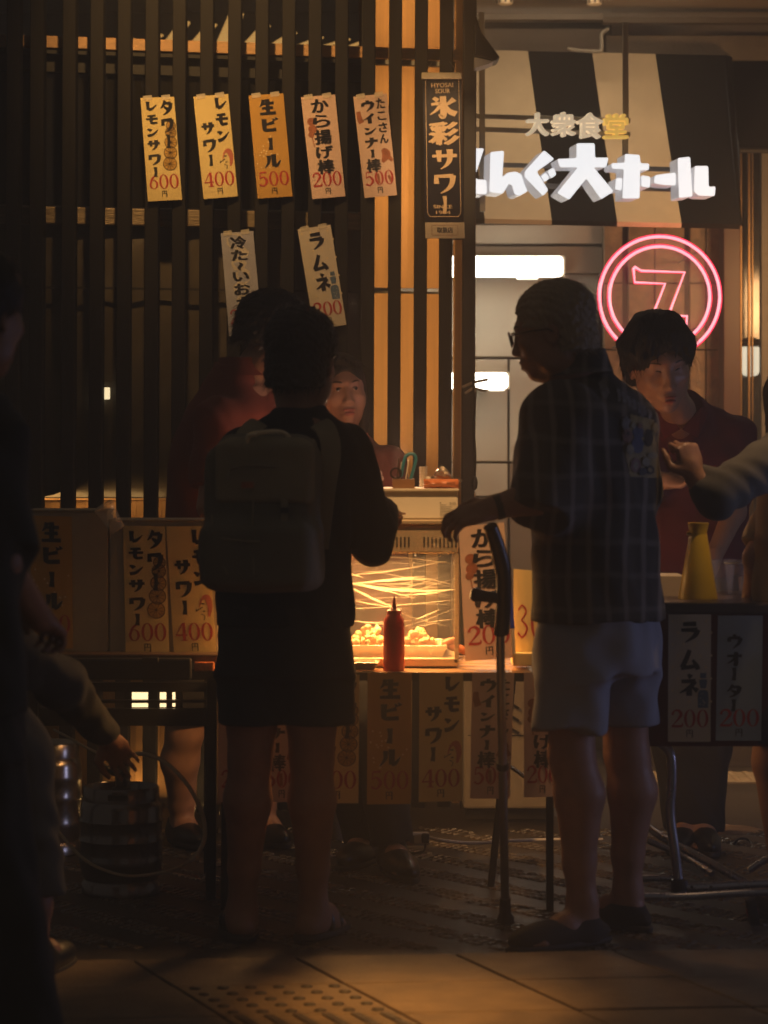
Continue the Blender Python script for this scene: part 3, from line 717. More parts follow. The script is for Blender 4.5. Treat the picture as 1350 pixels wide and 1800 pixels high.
# ------------------------------------------------------------------ cloth materials
def cloth(name, col, bs=420, rough=.85, var=.12): return M(name, col, rough, var=var, vs=8, bump=.12, bs=bs, sheen=.04)
m_red = cloth('red_polo_cloth', (.20, .042, .026)); m_redd = cloth('maroon_polo_cloth', (.13, .012, .022))
m_blk = cloth('black_cloth', (.014, .013, .013)); m_blk2 = cloth('charcoal_cloth', (.022, .021, .020))
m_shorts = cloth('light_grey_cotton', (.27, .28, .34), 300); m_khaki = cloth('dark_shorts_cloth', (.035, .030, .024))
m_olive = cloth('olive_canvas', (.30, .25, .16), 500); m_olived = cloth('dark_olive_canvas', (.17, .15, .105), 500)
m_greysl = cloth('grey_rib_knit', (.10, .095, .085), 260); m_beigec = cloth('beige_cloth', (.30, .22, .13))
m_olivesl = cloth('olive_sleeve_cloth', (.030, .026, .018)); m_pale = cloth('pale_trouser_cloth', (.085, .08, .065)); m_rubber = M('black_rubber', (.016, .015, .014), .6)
m_metal = M('brushed_aluminium', (.45, .42, .40), .32, .85, var=.1, vs=30); m_blkpl = M('black_plastic', (.014, .014, .014), .35, spec=.6)
def plaid():
    m = cloth('dark_plaid_cloth', (.028, .025, .021)); nt = m.node_tree; N = nt.nodes; L = nt.links; b = N['Principled BSDF']
    tc = N.new('ShaderNodeTexCoord'); nz = N.new('ShaderNodeTexNoise'); nz.inputs['Scale'].default_value = 3.5
    ad = N.new('ShaderNodeMixRGB'); ad.blend_type = 'ADD'; ad.inputs[0].default_value = .05
    L.new(tc.outputs['Object'], nz.inputs['Vector']); L.new(tc.outputs['Object'], ad.inputs[1]); L.new(nz.outputs['Color'], ad.inputs[2])
    sp = N.new('ShaderNodeSeparateXYZ'); L.new(ad.outputs[0], sp.inputs[0])
    def lines(src, period, off, wd):
        a = N.new('ShaderNodeMath'); a.operation = 'MULTIPLY_ADD'; a.inputs[1].default_value = 1/period; a.inputs[2].default_value = off; L.new(src, a.inputs[0])
        f = N.new('ShaderNodeMath'); f.operation = 'FRACT'; L.new(a.outputs[0], f.inputs[0])
        c = N.new('ShaderNodeMath'); c.operation = 'SUBTRACT'; c.inputs[1].default_value = .5; L.new(f.outputs[0], c.inputs[0])
        d = N.new('ShaderNodeMath'); d.operation = 'ABSOLUTE'; L.new(c.outputs[0], d.inputs[0])
        r = N.new('ShaderNodeMapRange'); r.inputs[1].default_value = wd; r.inputs[2].default_value = wd*.35; r.inputs[3].default_value = 0; r.inputs[4].default_value = 1; L.new(d.outputs[0], r.inputs[0]); return r.outputs[0]
    lx = lines(sp.outputs[0], .050, .1, .19); lz = lines(sp.outputs[2], .090, .3, .13); lx2 = lines(sp.outputs[0], .124, .4, .2)
    base = b.inputs['Base Color'].links[0].from_socket
    for src, col, fac in ((lx2, (.055, .046, .034), .8), (lz, (.15, .13, .11), .55), (lx, (.24, .20, .17), .6)):
        mu = N.new('ShaderNodeMath'); mu.operation = 'MULTIPLY'; mu.inputs[1].default_value = fac; L.new(src, mu.inputs[0])
        mx = N.new('ShaderNodeMix'); mx.data_type = 'RGBA'; L.new(mu.outputs[0], mx.inputs['Factor']); L.new(base, mx.inputs['A']); mx.inputs['B'].default_value = (*col, 1); base = mx.outputs['Result']
    L.new(base, b.inputs['Base Color']); return m
m_plaid = plaid()
def bounds(pts, m=.2):
    a = np.array([list(p) for p in pts]); return a.min(0)-m, a.max(0)+m
UP = Vector((0, 0, 1)); HB = .0062; HC = .0075
FOLDV = [(38, 30, 9, .6), (60, 45, 22, .35), (20, 14, 40, .35)]
FOLDH = [(14, 12, 55, .6), (30, 22, 80, .3), (40, 34, 18, .35)]

# ================================================= man in plaid shirt, seen from behind, facing left
def plaid_man():
    D = 7.3; root = thing('person', 'grey haired man in glasses, dark plaid shirt and pale shorts beside a forearm crutch', 'person', G(1030, D), None)
    F = nrm((-.90, .42, 0)); L = Vector((-F.y, F.x, 0)) * 1.0          # lateral
    hc = P(974, 583, 7.25); Rh = frame((-.93, .22, -.22), (-.10, 0, 1)); k_ = 1.04
    st = [(P(1052, 1110, 7.32), .160, .120), (P(1046, 960, 7.3), .165, .125), (P(1038, 830, 7.3), .195, .14), (P(1032, 740, 7.3), .195, .125), (P(1030, 690, 7.3), .12, .085)]
    sh = P(993, 738, 7.14); el = P(944, 872, 7.02); wr = P(868, 893, 7.0); dh = (P(825, 905, 7.0)-wr)
    hip1, kn1, an1, toe1 = P(1012, 1110, 7.24), P(1004, 1325, 7.22), P(1024, 1590, 7.22), G(930, 7.12)
    hip2, kn2, an2, toe2 = P(1090, 1110, 7.42), P(1102, 1325, 7.45), P(1104, 1570, 7.45), G(1052, 7.55)
    sh2 = P(1092, 745, 7.42); el2 = P(1100, 870, 7.46)
    lo, hi = bounds([hc, toe1, toe2, wr+dh, st[0][0], sh2, el2], .17); lo[2] = -.01; hi[2] = hc.z+.2
    s = SDF(lo, hi, HB); s.loft(st, L, F, .03); s.cone(P(1022, 705, 7.28), P(998, 640, 7.26), .070, .066, .03)
    head_prims(s, hc, Rh, k_)
    s.chain([sh, el], [.058, .046], .03); s.chain([el, wr], [.047, .030], .02); hand_prims(s, wr, dh, (0, .5, -.8), .55, -1, 1.05)
    s.chain([sh2, el2], [.058, .045], .03)
    for hp, kn, an in ((hip1, kn1, an1), (hip2, kn2, an2)):
        cf = kn+(an-kn)*.27+Vector((.014, 0, 0)); s.chain([hp, kn], [.078, .060], .03); s.chain([kn, cf, kn+(an-kn)*.72, an], [.060, .066, .043, .037], .02)
    foot_prims(s, an1, toe1, 1.05); foot_prims(s, an2, toe2, 1.05); s.plane((0, 0, .018), (0, 0, -1))
    s.build('body', m_skin_t, root)
    face_parts(root, hc, Rh, k_, mouth=False)
    # shirt
    s = SDF(lo, hi, HC)
    ss = [(P(1053, 1088, 7.33), .225, .175), (P(1050, 1000, 7.32), .208, .168), (P(1042, 900, 7.31), .212, .165), (P(1042, 800, 7.3), .222, .162), (P(1043, 735, 7.3), .218, .140), (P(1038, 690, 7.3), .150, .115), (P(1024, 655, 7.29), .080, .078)]
    s.loft(ss, L, F, .02); s.ell(sh, (.085, .085, .08), None, .04); s.cone(P(985, 745, 7.17), P(965, 870, 7.12), .11, .105, .05)
    s.cone(sh, P(945, 906, 7.01), .082, .086, .035, flat=True); s.cone(sh2, el2, .085, .085, .08)
    s.fold(.0042, FOLDV+[(12, 12, 30, .4)], 3); s.build('plaid_shirt', m_plaid, root)
    # collar
    mb = MB(); cpts = []
    n = 22
    for i in range(n+1):
        a = -2.5+5.0*i/n; c = P(1016, 640, 7.275); d = (-F)*math.cos(a)+L*math.sin(a)
        up = c+d*.074+Vector((0, 0, .022+.020*math.cos(a))); lowp = c+d*.096+Vector((0, 0, -.030+.01*math.cos(a))); inn = c+d*.067+Vector((0, 0, .01))
        mb.v += [tuple(inn), tuple(up), tuple(lowp)]
    for i in range(n): a = 3*i; mb.f += [(a, a+3, a+4, a+1), (a+1, a+4, a+5, a+2)]
    mb.build('shirt_collar', m_plaid, root, smooth=True)
    # shorts
    s = SDF(lo, hi, HC); s.loft([(P(1052, 1180, 7.32), .195, .16), (P(1052, 1050, 7.32), .185, .15)], L, F, .03)
    s.cone(P(1014, 1130, 7.25), P(998, 1291, 7.20), .100, .101, .06, flat=True); s.cone(P(1094, 1130, 7.40), P(1104, 1285, 7.45), .094, .086, .06, flat=True)
    s.fold(.0055, [(26, 14, 12, .6), (46, 38, -20, .5), (20, 12, 12, .5), (60, 30, 30, .25)], 5); s.plane(P(1000, 1291, 7.2), (0, 0, -1)); s.build('shorts', m_shorts, root)
    hb = MB()
    shoe(root, 'shoe', an1, toe1, m_blk, .06); shoe(root, 'shoe', an2, toe2, m_blk, .06)
    hair_sdf(root, hc, Rh, m_hairg, k_, .010, .090, -.048, .02, .0042, 2, .0046, short=True)
    # glasses: two rims, bridge, temple
    g = thing_part('glasses', root); w_ = lambda x, y, z: hc+Rh @ Vector((x, y, z))*k_
    for sx in (-1, 1):
        rim = [w_(sx*.031+.024*math.cos(a)*(1), .113+.0*math.cos(a)-.25*abs(sx*.031+.024*math.cos(a))**1.3, .004+.019*math.sin(a)) for a in [2*math.pi*i/20 for i in range(21)]]
        m_ = MB(); m_.tube(rim, .0022, 6); m_.build('rim', m_blkpl, g, smooth=True)
        l = MB(); l.add(rim[:-1], [tuple(range(20))]); l.build('lens', m_lens, g)
        m_ = MB(); m_.tube([w_(sx*.056, .098, .012), w_(sx*.078, .05, .012), w_(sx*.081, -.0, .006), w_(sx*.078, -.02, -.012)], .0022, 6); m_.build('temple', m_blkpl, g, smooth=True)
    m_ = MB(); m_.tube([w_(-.009, .112, .008), w_(0, .116, .011), w_(.009, .112, .008)], .002, 6); m_.build('bridge', m_blkpl, g, smooth=True)
    # watch
    wd = nrm(wr-el); q = wd.to_track_quat('Z', 'Y').to_matrix(); m_ = MB(); m_.lathe([(.030, -.011), (.034, -.010), (.034, .010), (.030, .011)], wr-wd*.012, 20, q); m_.build('wrist_watch', m_blkpl, root, smooth=True)
    return root
def thing_part(name, parent):
    o = bpy.data.objects.new(name, None); C.objects.link(o); o.parent = parent; return o
m_lens = M('spectacle_lens', (.9, .9, .9), .03, alpha=.5, spec=1.0, var=0)

# ================================================= man with backpack, back view
def backpack_man():
    D = 7.25; root = thing('person', 'short haired man in black t-shirt wearing an olive backpack, seen from behind', 'person', G(500, D))
    F = nrm((.22, .97, 0)); L = Vector((F.y, -F.x, 0)); hc = P(531, 637, 7.27); Rh = frame((.30, .95, -.12), (0, 0, 1)); k_ = 1.1
    st = [(P(500, 1130, D), .17, .12), (P(500, 960, D), .155, .11), (P(512, 850, D), .175, .115), (P(520, 770, D), .175, .09), (P(525, 735, D), .10, .07)]
    sh, el, wr = P(603, 790, 7.25), P(652, 950, 7.30), P(672, 912, 7.52); sh2, el2, wr2 = P(428, 795, 7.3), P(398, 930, 7.4), P(440, 960, 7.62)
    hipa, kna, ana, toea = P(450, 1120, 7.27), P(440, 1330, 7.24), P(425, 1600, 7.3), G(415, 7.45)
    hipb, knb, anb, toeb = P(548, 1120, 7.27), P(548, 1330, 7.24), P(551, 1600, 7.3), G(592, 7.42)
    lo, hi = bounds([hc, sh, el, wr, sh2, el2, wr2, toea, toeb], .18); lo[2] = -.01; hi[2] = hc.z+.2
    s = SDF(lo, hi, HB); s.loft(st, L, F, .03); s.cone(P(526, 745, D), P(528, 680, D+.01), .062, .060, .03); head_prims(s, hc, Rh, k_)
    for a, b, c, dr in ((sh, el, wr, (.25, .9, .25)), (sh2, el2, wr2, (.6, .8, .1))):
        s.chain([a, b, c], [.05, .040, .028], .02); hand_prims(s, c, dr, (-.2, .2, -.9), .8, 1, .95)
    for hp, kn, an in ((hipa, kna, ana), (hipb, knb, anb)):
        s.chain([hp, kn], [.098, .058], .03); s.chain([kn, kn+(an-kn)*.28+Vector((0, -.015, 0)), kn+(an-kn)*.72, an], [.055, .062, .042, .036], .02)
    foot_prims(s, ana, toea); foot_prims(s, anb, toeb); s.plane((0, 0, .018), (0, 0, -1)); s.build('body', m_skin_t, root)
    s = SDF(lo, hi, HC)
    s.loft([(P(498, 1100, D), .190, .14), (P(502, 960, D), .172, .13), (P(512, 850, D), .190, .135), (P(520, 785, D), .188, .112), (P(525, 745, D), .11, .08), (P(526, 715, D), .070, .068)], L, F, .02)
    s.cone(sh, P(660, 945, 7.29), .072, .062, .04, flat=True); s.cone(P(655, 940, 7.3), P(652, 962, 7.31), .058, .050, .03)
    s.cone(P(655, 955, 7.3), P(676, 895, 7.50), .054, .046, .03, flat=True)
    s.cone(sh2, P(408, 900, 7.38), .068, .066, .04, flat=True); s.fold(.0055, FOLDV, 11); s.build('black_t_shirt', m_blk, root)
    s = SDF(lo, hi, HC); s.loft([(P(500, 1185, D), .185, .145), (P(500, 1060, D), .178, .135)], L, F, .03)
    s.cone(P(452, 1130, 7.27), P(442, 1280, 7.25), .098, .092, .03, flat=True); s.cone(P(548, 1130, 7.27), P(566, 1280, 7.25), .098, .092, .03, flat=True)
    s.fold(.005, FOLDV, 6); s.plane(P(500, 1272, D), (0, 0, -1)); s.build('dark_shorts', m_khaki, root)
    shoe(root, 'shoe', ana, toea, m_blkpl, .06, m_dark, sandal=True); shoe(root, 'shoe', anb, toeb, m_blkpl, .06, m_dark, sandal=True)
    hair_sdf(root, hc, Rh, m_hairbr, k_, .013, .085, -.055, .02, .0042, 5, .0060, short=True)
    # the backpack is a thing of its own
    b = thing('backpack', 'olive canvas backpack with carry handle and flap on the back of the man in black', 'backpack', P(460, 1030, 7.03))
    c = P(462, 905, 7.035); R = Matrix((L, F, UP)).transposed(); s = SDF(np.array(c)-.3, np.array(c)+.3, HB)
    s.rbox(c+Vector((0, 0, -.01)), (.142, .080, .185), .032, R, .015); s.rbox(P(460, 975, 7.005), (.150, .088, .085), .030, R, .025); s.rbox(P(470, 818, 7.05), (.118, .070, .080), .035, R, .03)
    s.fold(.0030, [(20, 15, 28, .6), (34, 20, 50, .3)], 8); s.build('bag', m_olived, b)
    s = SDF(np.array(c)-.32, np.array(c)+.32, HB); s.rbox(P(465, 832, 6.972), (.128, .030, .078), .014, R, .012); s.rbox(P(478, 785, 7.03), (.105, .075, .022), .018, R, .03)
    s.fold(.0022, [(20, 15, 28, .6), (34, 20, 50, .3)], 9); s.build('flap', m_olive, b)
    h = MB(); h.tube(cat([tuple(P(437, 790, 6.97)), tuple(P(437, 768, 6.96)), tuple(P(455, 761, 6.955)), tuple(P(490, 759, 6.96)), tuple(P(507, 768, 6.965)), tuple(P(512, 792, 6.97))]), .0065, 8); h.build('carry_handle', m_greytab, b, smooth=True)
    h = MB(); h.tube(cat([tuple(P(436, 782, 6.96)), tuple(P(437, 766, 6.952)), tuple(P(452, 764, 6.947))]), .0062, 8); h.build('handle_buckle', m_chrome, b, smooth=True)
    for pts in ([(560, 960, 7.1), (572, 860, 7.08), (582, 790, 7.10), (572, 752, 7.13), (555, 742, 7.2), (552, 745, 7.3)], [(420, 800, 7.12), (432, 765, 7.13), (455, 742, 7.2), (470, 745, 7.3)]):
        q = [P(*p) for p in pts]; m_ = MB(); vs = []
        qq = [Vector(v) for v in cat([tuple(v) for v in q], 6)]
        for i, v in enumerate(qq):
            tn = (qq[min(i+1, len(qq)-1)]-qq[max(i-1, 0)]).normalized(); sd = tn.cross(Vector((0, -1, .6))).normalized()
            m_.v += [tuple(v+sd*.026), tuple(v-sd*.026), tuple(v-sd*.026+Vector((0, .01, -.006))), tuple(v+sd*.026+Vector((0, .01, -.006)))]
        for i in range(len(qq)-1):
            for k in range(4): m_.f.append((4*i+k, 4*i+(k+1) % 4, 4*i+4+(k+1) % 4, 4*i+4+k))
        m_.build('shoulder_strap', m_olive, b, smooth=True)
    m_ = MB(); m_.pbox(424, 847, 446, 858, 6.935, .004); m_.build('leather_label', m_brownp, b)
    for q in ([(445, 880, 6.937), (444, 940, 6.93), (446, 1010, 6.915)], [(372, 905, 6.96), (378, 960, 6.95), (400, 1010, 6.93)], [(548, 900, 6.975), (552, 960, 6.97), (535, 1012, 6.95)], [(380, 945, 6.945), (450, 952, 6.915), (540, 946, 6.955)]):
        m_ = MB(); m_.tube(cat([tuple(P(*v)) for v in q], 6), .0022, 6); m_.build('seam', m_olive, b, smooth=True)
    m_ = MB(); m_.bar(P(500, 858, 6.935), P(500, 930, 6.925), .018, .003); m_.build('webbing', m_olive, b); m_ = MB(); m_.pbox(493, 892, 507, 902, 6.92, .006); m_.build('clip', m_blkpl, b)
    m_ = MB(); m_.tube([P(402, 826, 6.955), P(430, 818, 6.94), P(500, 822, 6.935), P(518, 826, 6.94)], .0022, 6); m_.build('zip', m_screw, b)
    m_ = MB(); m_.tube([P(402, 826, 6.95), P(399, 846, 6.945)], .003, 6); m_.build('zip_pull', m_screw, b)
    return root

# ================================================= stall man in red polo (left)
def red_man():
    D = 8.45; root = thing('person', 'black haired worker in red polo turned away behind the man with the backpack', 'person', G(400, 9.0))
    F = nrm((.90, .42, 0)); L = Vector((F.y, -F.x, 0)); hc = P(481, 598, 8.4); Rh = frame((.90, .22, -.38), (.25, .0, 1)); k_ = 1.10
    st = [(P(385, 1130, 8.7), .16, .13), (P(388, 1000, 8.6), .15, .13), (P(392, 850, 8.5), .185, .14), (P(405, 740, 8.45), .18, .12), (P(425, 680, 8.42), .10, .08)]
    sh, el, wr = P(385, 740, 8.27), P(372, 890, 8.2), P(450, 930, 8.1)
    ha, ka, aa, ta = P(330, 1130, 8.8), P(325, 1285, 8.85), P(318, 1455, 9.0), G(345, 8.85)
    hb_, kb, ab, tb = P(430, 1130, 8.8), P(462, 1300, 8.85), P(462, 1455, 9.0), G(490, 8.9)
    lo, hi = bounds([hc, sh, el, wr, ta, tb, st[0][0]], .22); lo[2] = -.01; hi[2] = hc.z+.2
    s = SDF(lo, hi, .0068); s.loft(st, L, F, .03); s.cone(P(430, 690, 8.42), P(455, 640, 8.4), .066, .062, .03); head_prims(s, hc, Rh, k_)
    s.chain([sh, el, wr], [.055, .042, .028], .02); hand_prims(s, wr, (.9, .2, -.2), (0, 0, -1), .6, 1)
    for hp, kn, an in ((ha, ka, aa), (hb_, kb, ab)):
        s.chain([hp, kn], [.10, .062], .03); s.chain([kn, kn+(an-kn)*.3+Vector((-.012, 0, 0)), kn+(an-kn)*.75, an], [.060, .062, .042, .037], .02)
    foot_prims(s, aa, ta); foot_prims(s, ab, tb); s.plane((0, 0, .018), (0, 0, -1)); s.build('body', m_skin, root); face_parts(root, hc, Rh, k_)
    s = SDF(lo, hi, .008); s.loft([(P(385, 1010, 8.6), .200, .165), (P(388, 900, 8.55), .200, .165), (P(394, 800, 8.5), .205, .165), (P(404, 730, 8.45), .195, .14), (P(416, 670, 8.43), .11, .095), (P(424, 640, 8.42), .082, .08)], L, F, .02)
    s.cone(sh, P(374, 860, 8.22), .080, .075, .035, flat=True); s.fold(.0058, FOLDV, 21); s.build('red_polo_shirt', m_red, root)
    m_ = MB()
    for i in range(19):
        a = -2.6+5.2*i/18; c = P(431, 648, 8.42); d = (-F)*math.cos(a)+L*math.sin(a)
        m_.v += [tuple(c+d*.070+Vector((0, 0, .02))), tuple(c+d*.080+Vector((0, 0, .034))), tuple(c+d*.100+Vector((0, 0, -.022)))]
    for i in range(18): m_.f += [(3*i, 3*i+3, 3*i+4, 3*i+1), (3*i+1, 3*i+4, 3*i+5, 3*i+2)]
    m_.build('polo_collar', m_red, root, smooth=True)
    s = SDF(lo, hi, .009); s.loft([(P(388, 1120, 8.75), .19, .16), (P(388, 1000, 8.65), .18, .15)], L, F, .02); s.chain([ha, P(327, 1262, 8.84)], [.11, .095], .03, flat=True); s.chain([hb_, P(455, 1262, 8.84)], [.11, .095], .03, flat=True)
    s.build('dark_shorts', m_blk2, root)
    shoe(root, 'shoe', aa, ta, m_blkpl, .07); shoe(root, 'shoe', ab, tb, m_blkpl, .07)
    hair_sdf(root, hc, Rh, m_hairb, k_, .018, .060, -.015, .03, .0046, 9, .0065, short=True)
    return root

# ================================================= woman facing the camera
def woman():
    root = thing('person', 'young woman with black hair looking out between customers, orange light on her face', 'person', G(650, 8.6))
    F = nrm((.10, -.99, 0)); L = Vector((-F.y, F.x, 0)); hc = P(599, 690, 8.72); Rh = frame((.24, -.95, .03), (-.07, 0, 1)); k_ = .98
    st = [(P(625, 1150, 8.72), .15, .11), (P(625, 1000, 8.75), .125, .10), (P(622, 880, 8.76), .145, .105), (P(618, 800, 8.77), .15, .085), (P(615, 775, 8.77), .08, .06)]
    sh, el, wr = P(678, 815, 8.72), P(690, 930, 8.64), P(698, 925, 8.42); sh2, el2, wr2 = P(556, 815, 8.74), P(545, 940, 8.65), P(585, 960, 8.45)
    ha, ka, aa, ta = P(590, 1140, 8.66), P(612, 1320, 8.55), P(640, 1490, 8.6), G(615, 8.45)
    hb_, kb, ab, tb = P(655, 1140, 8.66), P(672, 1320, 8.5), P(690, 1500, 8.45), G(722, 8.22)
    lo, hi = bounds([hc, sh, el, wr, sh2, ta, tb, st[0][0]], .19); lo[2] = -.01; hi[2] = hc.z+.2
    s = SDF(lo, hi, .0052); s.loft(st, L, F, .03); s.cone(P(613, 790, 8.77), P(609, 735, 8.745), .050, .046, .02); head_prims(s, hc, Rh, k_, False, .35)
    for a, b, c, dr in ((sh, el, wr, (-.1, -.8, .2)), (sh2, el2, wr2, (.5, -.8, .1))):
        s.chain([a, b, c], [.044, .035, .024], .02); hand_prims(s, c, dr, (0, 0, -1), .8, 1, .88)
    for hp, kn, an in ((ha, ka, aa), (hb_, kb, ab)): s.chain([hp, kn, an], [.09, .055, .035], .02)
    foot_prims(s, aa, ta, .9); foot_prims(s, ab, tb, .9); s.plane((0, 0, .018), (0, 0, -1)); s.build('body', m_skin, root); face_parts(root, hc, Rh, k_, 0, True, (.0, .12))
    s = SDF(lo, hi, .0068); s.loft([(P(625, 1060, 8.74), .185, .155), (P(625, 960, 8.75), .170, .14), (P(622, 860, 8.76), .178, .135), (P(618, 805, 8.77), .160, .108), (P(616, 780, 8.77), .09, .08), (P(614, 762, 8.77), .062, .060)], L, F, .02)
    s.cone(sh, P(688, 915, 8.66), .064, .068, .03, flat=True); s.cone(sh2, P(548, 915, 8.68), .064, .068, .03, flat=True); s.fold(.005, FOLDV, 31); s.build('red_polo_shirt', m_red, root)
    for sx in (-1, 1):
        m_ = MB(); c = P(614, 772, 8.70); a = c+L*sx*.005; m_.prism([a, a+L*sx*.055+UP*.022, a+L*sx*.062-UP*.004+F*.012, a+L*sx*.028-UP*.045+F*.02], F*.006); m_.build('polo_collar', m_red, root)
    m_ = MB(); trp = lambda x, y, l: P(652+x*.22, 826+y*.30, 8.585-l)
    for i in range(7): disc(m_, 50+32*math.cos(i*.9), 50+36*math.sin(i*.9), 22, 18, trp, .0002*i, 10)
    m_.build('shirt_print', m_paper_p, root)
    s = SDF(lo, hi, .008); s.loft([(P(625, 1170, 8.70), .16, .13), (P(625, 1050, 8.74), .15, .12)], L, F, .02)
    for hp, kn, an in ((ha, ka, aa), (hb_, kb, ab)): s.chain([hp, kn, an-Vector((0, 0, -.03))], [.10, .078, .066], .03, flat=True)
    s.fold(.005, FOLDV, 33); s.build('black_trousers', m_blk, root); shoe(root, 'shoe', aa, ta, m_blkpl, .07); shoe(root, 'shoe', ab, tb, m_blkpl, .07)
    hair_sdf(root, hc, Rh, m_hairb, k_, .009, .078, -.05, .02, .0040, 12, .002, length=.10, bangs=.090)
    return root

# ================================================= young man in maroon polo (right)
def young_man():
    D = 8.95; root = thing('person', 'young man with black fringe and maroon polo looking down below the neon sign', 'person', G(1215, D))
    F = nrm((-.15, -.98, 0)); L = Vector((-F.y, F.x, 0)); hc = P(1159, 640, 8.48); Rh = frame((.16, -.92, -.30), (-.13, 0, 1)); k_ = 1.18
    st = [(P(1215, 1100, D), .16, .12), (P(1215, 960, D), .15, .11), (P(1215, 812, D), .185, .12), (P(1212, 748, D), .185, .095), (P(1200, 718, D), .09, .07)]
    sh, el, wr = P(1292, 768, 8.95), P(1290, 900, 8.8), P(1252, 985, 8.65); sh2, el2, wr2 = P(1138, 768, 8.92), P(1122, 890, 8.75), P(1160, 845, 8.52)
    ha, ka, aa, ta = P(1190, 1130, D), P(1195, 1310, D), P(1205, 1470, 8.95), G(1195, 8.75)
    hb_, kb, ab, tb = P(1250, 1130, D), P(1240, 1310, D), P(1232, 1470, 8.95), G(1250, 8.75)
    lo, hi = bounds([hc, sh, el, wr, sh2, el2, wr2, ta, tb], .16); lo[2] = -.01; hi[2] = hc.z+.2
    s = SDF(lo, hi, .0056); s.loft(st, L, F, .03); s.chain([P(1208, 765, D-.05), P(1192, 722, 8.70), P(1172, 680, 8.55)], [.056, .052, .052], .02); head_prims(s, hc, Rh, k_, True, .5)
    s.chain([sh, el, wr], [.048, .038, .026], .02); hand_prims(s, wr, (-.25, -.4, -.9), (-.8, .2, 0), .5, 1)
    s.chain([sh2, el2, wr2], [.048, .038, .026], .02); hand_prims(s, wr2, (.8, -.35, -.05), (-.1, -.3, .9), .75, -1)
    for hp, kn, an in ((ha, ka, aa), (hb_, kb, ab)): s.chain([hp, kn, an], [.09, .055, .035], .02)
    foot_prims(s, aa, ta); foot_prims(s, ab, tb); s.plane((0, 0, .018), (0, 0, -1)); s.build('body', m_skin, root); face_parts(root, hc, Rh, k_, 1.0, True, (-.1, -.35))
    s = SDF(lo, hi, .0068); s.loft([(P(1215, 1010, D), .180, .15), (P(1215, 920, D), .180, .15), (P(1215, 804, D), .195, .14), (P(1213, 748, D), .195, .112), (P(1207, 722, D-.03), .12, .095), (P(1200, 706, D-.08), .080, .074)], L, F, .02)
    s.cone(P(1210, 750, D-.06), P(1199, 716, 8.76), .088, .070, .03, flat=True)
    s.cone(sh, P(1296, 868, 8.86), .072, .075, .03, flat=True); s.cone(sh2, P(1128, 868, 8.82), .072, .075, .03, flat=True); s.fold(.0055, FOLDV+[(24, 10, 30, .4)], 41); s.build('maroon_polo_shirt', m_redd, root)
    for sx in (-1, 1):
        m_ = MB(); c = P(1197, 748, 8.655); a = c+L*sx*.003; m_.prism([a-UP*.012, a+L*sx*.058+UP*.060+F*(-.04), a+L*sx*.080+UP*.040+F*(-.05), a+L*sx*.050-UP*.040], Vector((0, -.006, 0))); m_.build('polo_collar', m_redd, root)
    s = SDF(lo, hi, .008); s.loft([(P(1218, 1150, D), .165, .135), (P(1216, 1000, D), .155, .125)], L, F, .02)
    for hp, kn, an in ((ha, ka, aa), (hb_, kb, ab)): s.chain([hp, kn, an-Vector((0, 0, -.02))], [.10, .085, .075], .03, flat=True)
    s.fold(.005, FOLDV, 43); s.build('black_trousers', m_blk, root); shoe(root, 'shoe', aa, ta, m_blkpl, .07); shoe(root, 'shoe', ab, tb, m_blkpl, .07)
    hair_sdf(root, hc, Rh, m_hairb, k_, .018, .064, -.05, .01, .0042, 15, .0034, bangs=.058)
    ph = thing('phone', 'small pale phone held in the hands of the young man in maroon', 'phone', P(1186, 822, 8.48)); m_ = MB(); m_.bar(P(1172, 812, 8.47), P(1200, 828, 8.45), .030, .006); m_.build('case', m_whitepl, ph, bevel=.002); m_ = MB(); m_.bar(P(1174, 811, 8.463), P(1198, 826, 8.443), .024, .004); m_.build('screen', m_glassd, ph)
    return root

